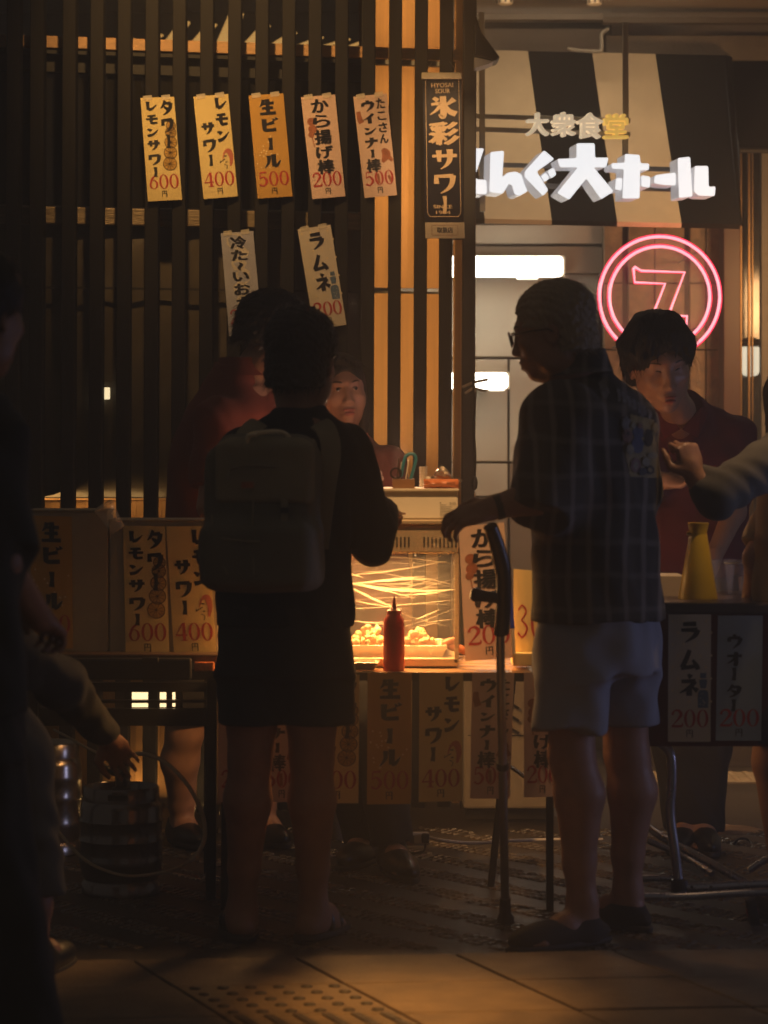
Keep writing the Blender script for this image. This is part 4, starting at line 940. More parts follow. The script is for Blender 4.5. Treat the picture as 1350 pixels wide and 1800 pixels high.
# ================================================= person at the right edge reaching in
def right_person():
    D = 7.6; root = thing('person', 'customer in ribbed grey sleeve cut off by the right edge, fist raised', 'person', G(1400, D))
    F = nrm((-.8, .6, 0)); L = Vector((-F.y, F.x, 0)); hc = P(1398, 725, 7.75); Rh = frame((-.35, .93, -.1), (0, 0, 1)); k_ = 1.0
    st = [(P(1415, 1130, D), .15, .12), (P(1410, 960, D), .135, .11), (P(1415, 860, D), .16, .11), (P(1415, 800, D), .16, .09), (P(1412, 790, D), .09, .07)]
    sh, el, wr = P(1372, 800, 7.5), P(1258, 872, 7.35), P(1220, 836, 7.36); sh2, el2, wr2 = P(1390, 850, 7.7), P(1330, 980, 7.6), P(1322, 1040, 7.7)
    ha, ka, aa, ta = P(1375, 1120, D), P(1360, 1340, D), P(1385, 1580, D), G(1350, 7.7); hb_, kb, ab, tb = P(1440, 1120, D), P(1440, 1340, D), P(1450, 1580, D), G(1420, 7.75)
    lo, hi = bounds([hc, sh, el, wr, sh2, wr2, ta, tb, st[0][0]], .18); lo[2] = -.01; hi[2] = hc.z+.2
    s = SDF(lo, hi, .0058); s.loft(st, L, F, .03); s.cone(P(1410, 830, D+.05), P(1405, 780, 7.72), .052, .05, .03); head_prims(s, hc, Rh, k_)
    s.chain([sh, el, wr], [.045, .038, .026], .02); hand_prims(s, wr, (-.28, .0, 1), (-.45, .85, 0), 1.75, 1, .95, thumb=1)
    s.chain([sh2, el2, wr2], [.045, .036, .025], .02); hand_prims(s, wr2, (-.1, .2, -1), (-.5, .8, 0), .5, 1, .9)
    for hp, kn, an in ((ha, ka, aa), (hb_, kb, ab)): s.chain([hp, kn, an], [.09, .058, .036], .02)
    foot_prims(s, aa, ta); foot_prims(s, ab, tb); s.plane((0, 0, .018), (0, 0, -1)); s.build('body', m_skin, root); face_parts(root, hc, Rh, k_)
    s = SDF(lo, hi, .007); s.loft([(P(1412, 1060, D), .165, .135), (P(1410, 930, D), .150, .125), (P(1414, 860, D), .17, .12), (P(1413, 815, D), .15, .10), (P(1410, 800, D), .07, .065)], L, F, .02)
    s.fold(.005, FOLDV, 50); s.build('beige_top', m_beigec, root)
    s = SDF(lo, hi, .0065); s.cone(sh, el, .070, .060, .02); s.cone(el, P(1232, 835, 7.40), .060, .042, .02, flat=True); s.fold(.005, [(50, 20, 60, .6), (20, 30, 90, .3)], 51); s.build('grey_sleeve', m_greysl, root)
    s = SDF(lo, hi, .0065); s.cone(sh2, P(1335, 965, 7.62), .062, .058, .02, flat=True); s.fold(.004, FOLDH, 52); s.build('beige_sleeve', m_beigec, root)
    s = SDF(lo, hi, .009); s.loft([(P(1405, 1295, D), .20, .17), (P(1412, 1040, D), .165, .135)], L, F, .02); s.fold(.006, FOLDV, 53); s.build('black_skirt', m_blk, root)
    shoe(root, 'shoe', aa, ta, m_blkpl, .07); shoe(root, 'shoe', ab, tb, m_blkpl, .07)
    hair_sdf(root, hc, Rh, m_hairb, k_, .018, .05, -.05, .02, .006, 17, .004, length=.12)
    return root

# ================================================= standing passer-by at the left edge, close to the camera
def left_person():
    D = 5.6; root = thing('person', 'dark blurred passer-by in black cut off by the left edge, nearest the camera', 'person', G(-60, D))
    F = nrm((.35, .93, 0)); L = Vector((F.y, -F.x, 0)); hc = P(12, 556, D); Rh = frame((.5, .86, -.1), (0, 0, 1)); k_ = 1.05
    st = [(P(-62, 1300, D), .18, .13), (P(-62, 1080, D), .16, .12), (P(-70, 860, D), .19, .125), (P(-70, 730, D), .185, .10), (P(-60, 690, D), .10, .075)]
    sh, el, wr = P(6, 790, D), P(52, 985, D-.05), P(118, 1085, D+.28)
    ha, ka, aa, ta = P(-5, 1290, D), P(50, 1600, D), P(112, 1890, D), G(160, D+.12); hb_, kb, ab, tb = P(-120, 1290, D), P(-130, 1600, D), P(-130, 1890, D), G(-110, D+.2)
    lo, hi = bounds([hc, sh, el, wr, ta, tb, P(-230, 900, D)], .16); lo[2] = -.01; hi[2] = hc.z+.2
    s = SDF(lo, hi, .0075); s.loft(st, L, F, .03); s.cone(P(-40, 700, D), P(-5, 630, D), .062, .06, .03); head_prims(s, hc, Rh, k_)
    s.chain([sh, el, wr], [.052, .042, .030], .02); hand_prims(s, wr, (.25, .8, -.35), (-.3, 0, -.9), .9, 1)
    for hp, kn, an in ((ha, ka, aa), (hb_, kb, ab)): s.chain([hp, kn, an], [.10, .062, .038], .03)
    foot_prims(s, aa, ta); foot_prims(s, ab, tb); s.plane((0, 0, .018), (0, 0, -1)); s.build('body', m_skin_t, root); face_parts(root, hc, Rh, k_)
    s = SDF(lo, hi, .009); s.loft([(P(-62, 1250, D), .20, .155), (P(-62, 1080, D), .19, .15), (P(-66, 880, D), .205, .15), (P(-66, 750, D), .21, .13), (P(-56, 705, D), .155, .115), (P(-46, 672, D), .085, .085)], L, F, .02)
    s.cone(sh, P(50, 975, D-.05), .082, .080, .04, flat=True); s.fold(.006, FOLDV, 60); s.build('black_t_shirt', m_blk, root)
    s = SDF(lo, hi, .010); s.loft([(P(-62, 1330, D), .195, .15), (P(-62, 1210, D), .185, .14)], L, F, .02)
    for hp, kn, an in ((ha, ka, aa), (hb_, kb, ab)): s.chain([hp, kn, an-Vector((0, 0, -.02))], [.115, .090, .080], .03, flat=True)
    s.fold(.006, FOLDV, 61); s.build('black_trousers', m_blk, root); shoe(root, 'shoe', aa, ta, m_blkpl, .07); shoe(root, 'shoe', ab, tb, m_blkpl, .07)
    hair_sdf(root, hc, Rh, m_hairb, k_, .016, .055, -.06, .02, .008, 23, .004)
    return root
# ================================================= person stooping over the keg
def keg_person():
    D = 6.75; root = thing('person', 'stooping person in olive sleeves and pale trousers reaching to the beer keg', 'person', G(20, D))
    F = nrm((.75, .66, 0)); L = Vector((F.y, -F.x, 0)); hc = P(-30, 1005, 6.85); Rh = frame((.65, .55, -.55), (.3, .2, .8)); k_ = 1.0
    pel, chest, nk = P(-110, 1190, D), P(-75, 1095, D+.05), P(-45, 1050, 6.83)
    sh, el, wr = P(-25, 1110, D-.1), P(108, 1200, 7.0), P(190, 1298, 7.5)
    ka, aa, ta = P(24, 1330, D), P(62, 1590, D), G(110, D+.15); kb, ab, tb = P(0, 1340, D+.2), P(-40, 1600, D+.1), G(0, D+.3)
    lo, hi = bounds([hc, pel, wr+Vector((.05, .1, -.1)), ta, tb], .2); lo[2] = -.01
    s = SDF(lo, hi, .0075); s.chain([pel, chest, nk], [.14, .15, .08], .05); s.cone(nk, hc, .055, .05, .03); head_prims(s, hc, Rh, k_)
    s.chain([sh, el, wr], [.05, .042, .028], .02); hand_prims(s, wr, (.3, .55, -.6), (.5, 0, -.7), .7, 1)
    for kn, an in ((ka, aa), (kb, ab)): s.chain([pel, kn, an], [.12, .065, .04], .03)
    foot_prims(s, aa, ta); foot_prims(s, ab, tb); s.plane((0, 0, .018), (0, 0, -1)); s.build('body', m_skin_t, root); face_parts(root, hc, Rh, k_)
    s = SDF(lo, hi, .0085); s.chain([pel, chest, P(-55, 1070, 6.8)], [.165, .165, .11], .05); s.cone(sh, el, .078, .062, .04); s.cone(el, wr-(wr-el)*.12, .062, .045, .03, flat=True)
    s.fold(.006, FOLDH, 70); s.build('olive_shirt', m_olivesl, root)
    s = SDF(lo, hi, .009)
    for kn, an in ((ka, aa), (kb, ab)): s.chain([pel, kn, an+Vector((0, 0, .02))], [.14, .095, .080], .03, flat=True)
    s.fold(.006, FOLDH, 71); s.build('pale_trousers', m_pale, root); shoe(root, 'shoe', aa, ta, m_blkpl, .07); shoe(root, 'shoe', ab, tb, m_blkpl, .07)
    hair_sdf(root, hc, Rh, m_hairb, k_, .016, .055, -.06, .02, .008, 29, .004)
# ================================================================== ground
def structure(name, mb, mat, **k):
    o = mb.build(name, mat, None, **k); o['kind'] = 'structure'; return o
def ground_mat():
    m = M('dark_ridged_paving', (.050, .040, .030), .5, var=.45, vs=1.6, bump=.35, bs=45, spec=.5)
    return m
m_ground = ground_mat()
mb = MB(); mb.add([(-40, -5, 0), (40, -5, 0), (40, 60, 0), (-40, 60, 0)], [(0, 1, 2, 3)])
ground = structure('ground', mb, m_ground)
# rows of small ridged paving pads
m_pad = M('ridged_pad', (.085, .062, .040), .26, var=.4, vs=9, bump=.2, bs=120, spec=.7)
mb = MB(); rng = random.Random(3)
dirv = Vector((-.62, .78, 0)); prp = Vector((.78, .62, 0))
for i in range(-48, 72):
    if i % 6 > 2: continue
    for j in range(-62, 62):
        c = Vector((.1, 8.4, 0))+prp*(i*.034)+dirv*(j*.030+(i % 2)*.015)
        if not (7.15 < c.y < 9.35 and -1.5 < c.x < 1.7) or rng.random() < .12: continue
        for q in (0,):
            cc = c+Vector((rng.uniform(-.003, .003), rng.uniform(-.003, .003), 0)); h = rng.uniform(.0035, .0065)
            a, b = .014, .0105; vs = []
            for sx, sy in ((-1, -1), (1, -1), (1, 1), (-1, 1)): vs.append(cc+prp*sx*a+dirv*sy*b+Vector((0, 0, .0005)))
            for sx, sy in ((-1, -1), (1, -1), (1, 1), (-1, 1)): vs.append(cc+prp*sx*a*.6+dirv*sy*b*.55+Vector((0, 0, h)))
            mb.add(vs, [(4, 5, 6, 7), (0, 1, 5, 4), (1, 2, 6, 5), (2, 3, 7, 6), (3, 0, 4, 7)])
mb.build('ridged_paving_pads', m_pad, ground, kind='stuff')
# pale stone slabs of the pavement in front
m_slab = M('tan_stone_slab', (.19, .133, .078), .62, var=.42, vs=6, bump=.35, bs=130, spec=.4)
U = Vector((.994, .11, 0)); V_ = Vector((.37, -.93, 0)); O = Vector((.186, 7.045, .0))
def slab(i, j, w_=.405, d_=.36, off=0):
    a = O+U*(i*.415+off+.004)+V_*(j*.368+.004); r = random.uniform
    q = [a, a+U*w_, a+U*w_+V_*d_, a+V_*d_]; t = .012+r(-.0015, .0015)
    mb = MB(); mb.hexa([v+Vector((0, 0, t+r(-.0008, .0008))) for v in q][::-1]+[v for v in q][::-1])
    mb.build('stone_slab', m_slab, ground, bevel=.0025, seg=1)
for j in range(0, 4):
    for i in range(-4, 5):
        if j >= 1 and i == -2: continue
        slab(i, j, off=[0, 0, .0, .0][j])
# tactile warning tiles in the pavement
def tactile(name, a, u, v, n, mat, parent, dome=True, nb=5):
    mb = MB(); q = [a, a+u, a+u+v, a+v]; mb.hexa([x+Vector((0, 0, .012)) for x in q][::-1]+q[::-1]); o = mb.build(name, mat, parent, bevel=.002, seg=1)
    mb = MB()
    for i in range(nb):
        for j in range(n):
            c = a+u*((i+.5)/nb)+v*((j+.5)/n)+Vector((0, 0, .0125))
            if dome: mb.lathe([(.0155, 0), (.0135, .003), (.009, .005), (.001, .0055)], c, 10)
            else: mb.bar(c-v.normalized()*.04, c+v.normalized()*.04, .022, .006)
    mb.build('raised_dome' if dome else 'raised_bar', mat, o, smooth=dome, kind='stuff'); return o
m_tact = M('worn_tactile_tile', (.17, .115, .06), .6, var=.35, vs=9, bump=.3, bs=120)
m_tactd = M('dark_tactile_dots', (.05, .038, .026), .6, var=.3, vs=20)
for i in (-2,):
    for j in (1, 2, 3):
        a = O+U*(i*.415+.004)+V_*(j*.368+.004)
        o = tactile('tactile_slab', a, U*.405, V_*.36, 5, m_tact, ground, dome=(j < 2), nb=6)
        for c in o.children: c.data.materials.clear(); c.data.materials.append(m_tactd)
# tactile strip far right
m_tacty = M('sand_tactile_tile', (.42, .33, .21), .6, var=.2, vs=9)
for i in range(4):
    a = G(1120, 10.55)+Vector((i*.31, 0, 0)); tactile('tactile_slab', a, Vector((.30, 0, 0)), Vector((0, .30, 0)), 5, m_tacty, ground, nb=5)
# far dark kerb wall right
mb = MB(); mb.pbox(1090, 1285, 1500, 1352, 11.1, .3); t = mb.build('low_wall', M('dark_low_wall', (.08, .06, .045), .7, bump=.3), None, bevel=.01); tag(t, 'low dark wall beyond the sand coloured tactile strip at the right', 'wall')

# ================================================================== slatted facade
def DL(px): return 9.55+px/835*.35
fac = thing('slatted_facade', 'tall dark wooden slat screen over pale boards, the menu strips taped on it', 'facade', G(300, DL(300)))
sl_px = [-85, -36, 13, 62, 111, 160, 209, 257.5, 306, 354, 402, 450, 497, 544.5, 591.5, 638.5, 685, 731, 776]
z_top = 3.25
mb = MB(); base = P(62, HY, DL(62)); mb.box((base.x, base.y+.04, z_top/2), (.049, .085, z_top)); sl0 = mb.build('slat', m_slat, fac, bevel=.003, seg=1)
for px in sl_px:
    if px == 62: continue
    o = sl0.copy(); C.objects.link(o); o.parent = fac; b2 = P(px, HY, DL(px)); o.location = sl0.location+Vector((b2.x-base.x, b2.y-base.y, random.uniform(-.002, 0))); o.scale.x = .97
    o.rotation_euler = (0, random.uniform(-.0006, .0006), 0)
def band(name, y0, y1, x0, x1, off, th, mat, ref=25, parent=None, **k):
    """horizontal member of the facade, y0..y1 as seen at px=ref"""
    zt = P(ref, y0, DL(ref)+off).z; zb = P(ref, y1, DL(ref)+off).z; a = P(x0, HY, DL(x0)+off); b = P(x1, HY, DL(x1)+off)
    mb = MB(); mb.hexa([Vector((a.x, a.y, zt)), Vector((b.x, b.y, zt)), Vector((b.x, b.y, zb)), Vector((a.x, a.y, zb)), Vector((a.x, a.y+th, zt)), Vector((b.x, b.y+th, zt)), Vector((b.x, b.y+th, zb)), Vector((a.x, a.y+th, zb))])
    return mb.build(name, mat, parent or fac, **k)
rail = band('upper_rail', 61, 82, -120, 806, .088, .05, m_rail, bevel=.002, seg=1)
mb = MB()
for px in (32, 130, 228, 375, 517, 609, 705, 797):
    c = P(px, 72+(px-25)*.033, DL(px)+.085); mb.lathe([(.0005, -.0016), (.0055, -.0012), (.006, .001)], c, 10, rot('X', -90))
mb.build('screw', m_screw, rail, kind='stuff')
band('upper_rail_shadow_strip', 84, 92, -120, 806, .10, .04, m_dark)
band('header_board', 92, 124, -120, 632, .14, .03, m_dark)
band('lower_joint', 502, 506, -120, 786, .118, .01, m_dark)
zz = lambda y, px=25, off=.18: P(px, y, DL(px)+off).z
wn = band('shop_window', 124, 360, -120, 632, .17, .012, m_glassd)
lg = band('window_ledge', 362, 392, -120, 636, .12, .06, m_ledge, bevel=.004)
# wrinkled plastic sheeting under the ledge, as real folds
mb = MB(); nx, nz = 90, 36; rngf = random.Random(5)
a = P(-120, HY, DL(-120)+.17); b = P(636, HY, DL(636)+.17); z0, z1 = zz(874), zz(392)
for j in range(nz+1):
    for i in range(nx+1):
        u, v = i/nx, j/nz; p = a.lerp(b, u); z = z0+(z1-z0)*v
        n = mnoise.noise(Vector((u*9+v*2.5, v*1.6, 3)))*.018+mnoise.noise(Vector((u*26+v*9, v*5, 7)))*.008+abs(mnoise.noise(Vector((u*16-v*7, v*2, 11))))*.010
        mb.v.append((p.x, p.y+n, z))
for j in range(nz):
    for i in range(nx): q = j*(nx+1)+i; mb.f.append((q, q+1, q+nx+2, q+nx+1))
mb.build('plastic_sheet', m_film, fac, smooth=True)
# boards: right hand lit boards, lower boards
for k, (x0, x1) in enumerate(((628, 684.6), (685.4, 730.6), (731.4, 787))):
    band('wall_board', -60, 100, x0, x1, .20, .02, m_board, ref=700); band('wall_board', 112, 506, x0, x1, .20, .02, m_board, ref=700); band('wall_board', 513, 1440, x0, x1, .20, .02, m_board, ref=700)
for i in range(17):
    x0 = -120+i*45; band('lower_board', 879, 1436, x0, min(x0+44.4, 638), .20, .02, m_board)
band('lower_rail', 876, 879, -120, 638, .18, .05, m_board)
a_ = P(634, HY, DL(634)); mb = MB(); mb.box((a_.x, a_.y+.148, 1.65), (.006, .12, 3.3)); mb.build('light_baffle_board', m_dark, fac)  # unseen partition added to keep the board lights off the window
# interior seen above the rail
for i in range(10):
    x = 190+47*i; D = 12.2; mb = MB(); k_ = [.2, .4, .95, .85, 1.3, .8, .5, .3, .22, .3][i]; pl = [P(x, 80, D), P(x+24*k_, 82, D), P(x+50, 78-42*k_, D), P(x+50-18*k_, 76-44*k_, D)]; mb.prism(pl, (0, .03, 0))
    t = thing('ceiling_light', 'slanting warm light panel glimpsed between slats above the upper rail', 'light', P(x+26, 56, D), 'light panels behind the top of the slats'); mb.build('panel', M('warm_light_panel', (.8, .7, .5), .5, emit=(1, .52, .13), es=.62) if i == 0 else bpy.data.materials['warm_light_panel'], t)
mb = MB(); mb.pbox(-200, -80, 810, 20, 13.0, .1); mb.pbox(-200, 20, 812, 1500, 13.05, .1); t = mb.build('interior_back_wall', m_dark, None); t['kind'] = 'structure'
for (x, y, w_, h_) in ((178, 681, 15, 21), (224, 682, 4, 14)):  # glowing patches that imitate a light reflection in the glass
    mb = MB(); mb.pbox(x, y, x+w_, y+h_, 9.72, .01); t = mb.build('glass_reflection', bpy.data.materials.get('reflection_glow') or M('reflection_glow', (.9, .8, .6), .4, emit=(1, .80, .46), es=1.4), None, bevel=.003)
    tag(t, 'small %s glowing patch in place of a light reflection between two slats' % ('square' if w_ > 5 else 'narrow'), 'lamp')
# corner post and wooden edge
post = thing('corner_post', 'thick black post at the right end of the slatted screen', 'post', G(823, 9.86))
mb = MB(); a = P(812, HY, 9.84); b = P(835, HY, 9.84); mb.box(((a.x+b.x)/2, 9.90, 1.65), (b.x-a.x, .12, 3.3)); mb.build('shaft', m_post, post, bevel=.004)
mb = MB(); a = P(797, HY, 9.97); b = P(811, HY, 9.97); mb.box(((a.x+b.x)/2, 10.02, 1.65), (b.x-a.x, .08, 3.3)); mb.build('wood_edge', m_board, post, bevel=.004)
mb = MB(); a = P(798, 418, 9.95); mb.box((a.x+.012, 9.955, a.z), (.05, .02, .012)); mb.build('bracket', m_post, post)

# ================================================================== restaurant recess on the right
rw = thing('recess_wall', 'cream panelled restaurant wall with black joints and lit box lamps, right of the black post', 'wall', G(930, 11.6))
def panel(x0, y0, x1, y1, D, mat=m_panel, name='wall_panel', parent=rw, th=.03, bv=.003): mb = MB(); mb.pbox(x0, y0, x1, y1, D, th); return mb.build(name, mat, parent, bevel=bv, seg=1)
panel(700, -90, 1075, 1390, 11.66, m_joint, 'backing', th=.05)
panel(700, 50, 1060, 98, 11.6, m_beige); panel(700, 100, 1060, 392, 11.6, m_beige)
panel(700, 395, 1060, 428, 11.45, m_beige); panel(700, 433, 1060, 480, 11.5, m_beige)
panel(700, 482, 1052, 627, 11.6); panel(700, 632, 892, 680, 11.6); panel(700, 684, 892, 811, 11.6); panel(700, 815, 892, 872, 11.6)
panel(700, 876, 892, 1380, 11.6, m_beige)
panel(896, 632, 1052, 811, 11.6); panel(896, 815, 1052, 1100, 11.6, m_beige)
for (x0, x1, y0, y1, lab) in ((770, 990, 450, 485, 'long white fluorescent box lamp high on the cream wall'), (770, 893, 655, 683, 'shorter white box lamp lower on the cream wall behind the clothes peg')):
    t = thing('wall_lamp', lab, 'lamp', P((x0+x1)/2, y1, 11.3), 'fluorescent box lamps on the restaurant wall')
    mb = MB(); mb.pbox(x0, y0, x1, y1, 11.25, .10); mb.build('diffuser', m_tubelight, t, bevel=.015, seg=3)
    mb = MB(); mb.pbox(x0, y0-1, x1+3, y1+1, 11.36, .12); mb.build('housing', m_beige, t)
for (x, y, r_, lab) in ((927, 491, 19, 'round downlight under the long box lamp'), (873, 687, 14, 'small round downlight under the shorter box lamp')):
    mb = MB(); c = P(x, y, 11.35); mb.lathe([(r_*11.35/F_PX, 0), (r_*11.35/F_PX, .012), (r_*.8*11.35/F_PX, .014)], c, 24); tag(mb.build('downlight', m_disc, None, smooth=True), lab, 'lamp')
# stone tiles
sw = thing('stone_wall', 'brown mottled stone tile wall behind the neon ring sign', 'wall', G(1170, 11.35))
panel(1060, 380, 1280, 1400, 11.42, m_joint, 'backing', sw, .05)
cols = [(1062, 1094), (1105, 1150), (1152, 1203), (1213, 1240), (1242, 1268)]; rows = [(385, 497), (499, 614), (616, 735), (737, 856), (858, 978), (980, 1100), (1102, 1345)]
for (x0, x1) in cols:
    for (y0, y1) in rows: panel(x0, y0, x1, y1, 11.36+random.uniform(-.003, .003), m_stone, 'stone_tile', sw, .05, .002)
panel(1065, 62, 1500, 106, 11.35, M('dark_stone_header', (.13, .10, .07), .6, bump=.3, var=.3), 'stone_header', sw)
jb = thing('door_jamb', 'dark reddish door jamb to the right of the stone tile wall', 'door frame', G(1285, 11.2)); mb = MB(); mb.pbox(1272, 385, 1302, 1345, 11.2, .2); mb.build('jamb', M('maroon_jamb', (.09, .035, .025), .4), jb, bevel=.004)
# window wall at right edge
ww = thing('glazed_door', 'dark glass door with thin gold uprights at the right edge', 'door', G(1340, 11.5))
panel(1300, 262, 1500, 1345, 11.9, m_glassd, 'glass', ww, .02)
m_goldm = M('brass_upright', (.20, .12, .05), .35, .8)
for x, w_ in ((1303, 3), (1317, 4), (1323, 2.5)): panel(x-w_/2, 262, x+w_/2, 1345, 11.4, m_goldm, 'upright', ww, .03, .001)
panel(1338, 262, 1352, 1345, 11.5, m_frame, 'mullion', ww, .06); panel(1300, 258, 1500, 266, 11.35, m_post, 'top_rail', ww)
gl = thing('globe_lamp', 'frosted white globe lamp with dark cap behind the brass uprights', 'lamp', P(1320, 655, 11.75))
mb = MB(); c = P(1319, 632, 11.75); mb.lathe([(.001, -.075), (.03, -.068), (.045, -.045), (.048, 0), (.046, .035), (.034, .058), (.001, .064)], c, 24); mb.build('globe', M('frosted_globe', (.8, .8, .75), .4, emit=(1, .9, .66), es=1.0), gl, smooth=True)
mb = MB(); mb.lathe([(.001, .066), (.042, .055), (.050, .070), (.046, .085), (.001, .10)], c, 20); mb.build('cap', m_post, gl, smooth=True)
# soffit
mb = MB(); zs = 3.12; mb.box((1.35, 10.4, zs+.05), (2.9, 3.4, .1)); o = structure('soffit', mb, m_ceil)
mb = MB(); mb.pbox(835, 24, 1060, 34, 11.0, .06); mb.pbox(1060, 30, 1400, 40, 11.2, .06); mb.build('soffit_trim', m_trim, o)
for (x, lab) in ((888, 'white round smoke detector on the soffit near the post'), (1045, 'white round smoke detector on the soffit above the awning')):
    c = P(x, 4, 10.9); c.z = zs; t = thing('smoke_detector', lab, 'smoke detector', c, 'smoke detectors on the soffit'); mb = MB(); mb.lathe([(.075, 0), (.073, -.012), (.05, -.020), (.048, -.022)], c, 28); mb.build('base', m_whitepl, t, smooth=True)
    mb = MB(); mb.lathe([(.030, -.018), (.030, -.040), (.020, -.046)], c, 20); mb.build('sensor', m_greytab, t, smooth=True)
    mb = MB()
    for k in range(8): a = k*math.pi/4; mb.box(c+Vector((.031*math.cos(a), .031*math.sin(a), -.030)), (.007, .007, .016))
    mb.build('grille', m_dark, t, kind='stuff')
# ------------------------------------------------ awning
aw = thing('awning', 'cream and black striped canvas awning behind the lit letters', 'awning', P(1080, 395, 10.45))
DT, DB = 11.25, 10.75
tx = [696, 814, 928, 1041, 1152, 1272]; bx = [735, 852, 970, 1085, 1198, 1300]
for i in range(5):
    def pt(xt, xb, v, off=0): a = P(xt, 88+(xt-850)*.022, DT+off); b = P(xb, 384+(xb-835)*.022, DB+off); return a.lerp(b, v)+Vector((0, .02*math.sin(v*math.pi), 0))
    mb = MB(); nv = 8; vs = []
    for v in range(nv+1): vs += [pt(tx[i], bx[i], v/nv), pt(tx[i+1], bx[i+1], v/nv)]
    m0 = len(vs); vs += [v+Vector((0, .006, -.004)) for v in vs]
    fs = []
    for v in range(nv): q = 2*v; fs += [(q, q+2, q+3, q+1), (m0+q, m0+q+1, m0+q+3, m0+q+2), (q, m0+q, m0+q+2, q+2), (q+1, q+3, m0+q+3, m0+q+1)]
    fs += [(0, 1, m0+1, m0), (2*nv, m0+2*nv, m0+2*nv+1, 2*nv+1)]; mb.add(vs, fs)
    col_ = m_blackc if i % 2 == 0 else m_cream
    mb.build('canvas_stripe', col_, aw, smooth=True)
    mb = MB(); a, b = pt(tx[i], bx[i], 1), pt(tx[i+1], bx[i+1], 1); mb.quad([a, b, b-Vector((0, -.01, .018)), a-Vector((0, -.01, .018))], .006); mb.build('hem', col_, aw)
mb = MB(); mb.prism([P(1272, 97, DT), P(1300, 396, DB), P(1306, 398, DB+.1), P(1302, 380, 11.3), P(1285, 100, 11.35)], (.004, 0, 0)); mb.build('side_flap', m_blackc, aw)
t = thing('awning', 'plain black awning further right beyond the striped one', 'awning', P(1330, 264, 11.2)); mb = MB(); mb.quad([P(1278, 106, 11.6), P(1500, 110, 11.6), P(1500, 264, 11.25), P(1300, 262, 11.25)], .01); mb.build('canvas', m_blackc, t)
mb = MB(); mb.tube([P(1300, 264, 11.24), P(1500, 266, 11.24)], .012); mb.build('front_bar', m_post, t)
# ------------------------------------------------ sign frame and letters
DS = 10.30
ss_ = thing('restaurant_sign', 'glowing white channel letters with small cream letters on a grey steel frame', 'sign', P(1050, 395, DS))
def fbar(x0, y0, x1, y1, D=DS+.09, w_=.022):
    mb = MB(); mb.bar(P(x0, y0, D), P(x1, y1, D), w_); return mb.build('frame_bar', m_frame, ss_, bevel=.002, seg=1)
fbar(847, 22, 848, 372); fbar(1099, 38, 1100, 210); fbar(1099, 235, 1099, 300)
fbar(835, 204, 1108, 212, w_=.018); fbar(835, 227, 1108, 236, w_=.018); fbar(815, 288, 1190, 298, w_=.018); fbar(815, 323, 1230, 334, w_=.018)
mb = MB(); mb.tube(cat([tuple(P(998, 84, 11)), tuple(P(1010, 88, 11)), tuple(P(1052, 90, 11)), tuple(P(1058, 84, 11)), tuple(P(1058, 60, 11)), tuple(P(1070, 50, 11))]), .008); tag(mb.build('pipe', m_frame, None, smooth=True), 'thin grey conduit pipe bending over the top of the striped awning', 'pipe')
Z = lambda pts: [(800+x/2.4545, y/2.4545) for x, y in pts]
letters = {
 'te': [[(20, 640), (125, 640), (92, 742), (70, 764), (40, 764)], [(30, 770), (88, 768), (98, 774), (135, 776), (137, 838), (110, 838), (30, 826)]],
 'n': [[(152, 656), (211, 650), (204, 765), (226, 745), (262, 740), (286, 752), (296, 785), (313, 826), (276, 846), (256, 838), (246, 800), (232, 792), (206, 836), (148, 828)]],
 'gu': [[(384, 648), (428, 686), (352, 740), (402, 820), (380, 846), (300, 764), (300, 740)], [(370, 760), (390, 744), (408, 768), (386, 786)], [(398, 738), (424, 722), (438, 752), (414, 770)]],
 'dai': [[(524, 618), (602, 618), (604, 680), (662, 680), (652, 722), (598, 722), (684, 826), (630, 860), (566, 770), (492, 862), (440, 832), (530, 722), (452, 722), (440, 686), (524, 682)]],
 'ho': [[(732, 664), (796, 668), (800, 704), (838, 706), (836, 734), (798, 734), (796, 856), (722, 856), (728, 730), (676, 728), (674, 704), (732, 702)], [(694, 768), (722, 768), (718, 822), (690, 818)], [(803, 756), (842, 762), (840, 810), (803, 804)]],
 'bar': [[(862, 756), (902, 750), (952, 744), (952, 800), (900, 798), (858, 790)]],
 'ru': [[(960, 682), (1014, 676), (1024, 848), (966, 854)], [(1034, 716), (1092, 716), (1094, 806), (1124, 804), (1120, 846), (1050, 844), (1030, 826)]]}
from mathutils.geometry import tessellate_polygon
for k, polys in letters.items():
    f = MB(); s_ = MB()
    for pl in polys:
        # round the corners a little
        q = Z(pl); q2 = []
        for i in range(len(q)):
            a, b, c = Vector(q[i-1]), Vector(q[i]), Vector(q[(i+1) % len(q)])
            for t_ in (0, .5, 1):
                d = min(3.0, (a-b).length*.35, (c-b).length*.35); p1 = b+(a-b).normalized()*d; p2 = b+(c-b).normalized()*d
                pp = p1.lerp(b, t_).lerp(b.lerp(p2, t_), t_); q2.append(tuple(pp))
        w3 = [P(x, y, DS) for x, y in q2]; tri = tessellate_polygon([w3])
        f.add(w3, [tuple(t_) for t_ in tri])
        bk = [v+Vector((-.022, .085, -.006)) for v in w3]; n = len(w3)
        s_.add([v+Vector((0, .0012, 0)) for v in w3]+bk, [(i, (i+1) % n, (i+1) % n+n, i+n) for i in range(n)]+[tuple(reversed([x+n for x in t_])) for t_ in tri])
    so = s_.build('letter_box', m_letside, ss_); f.build('letter_face', m_white_e, so)
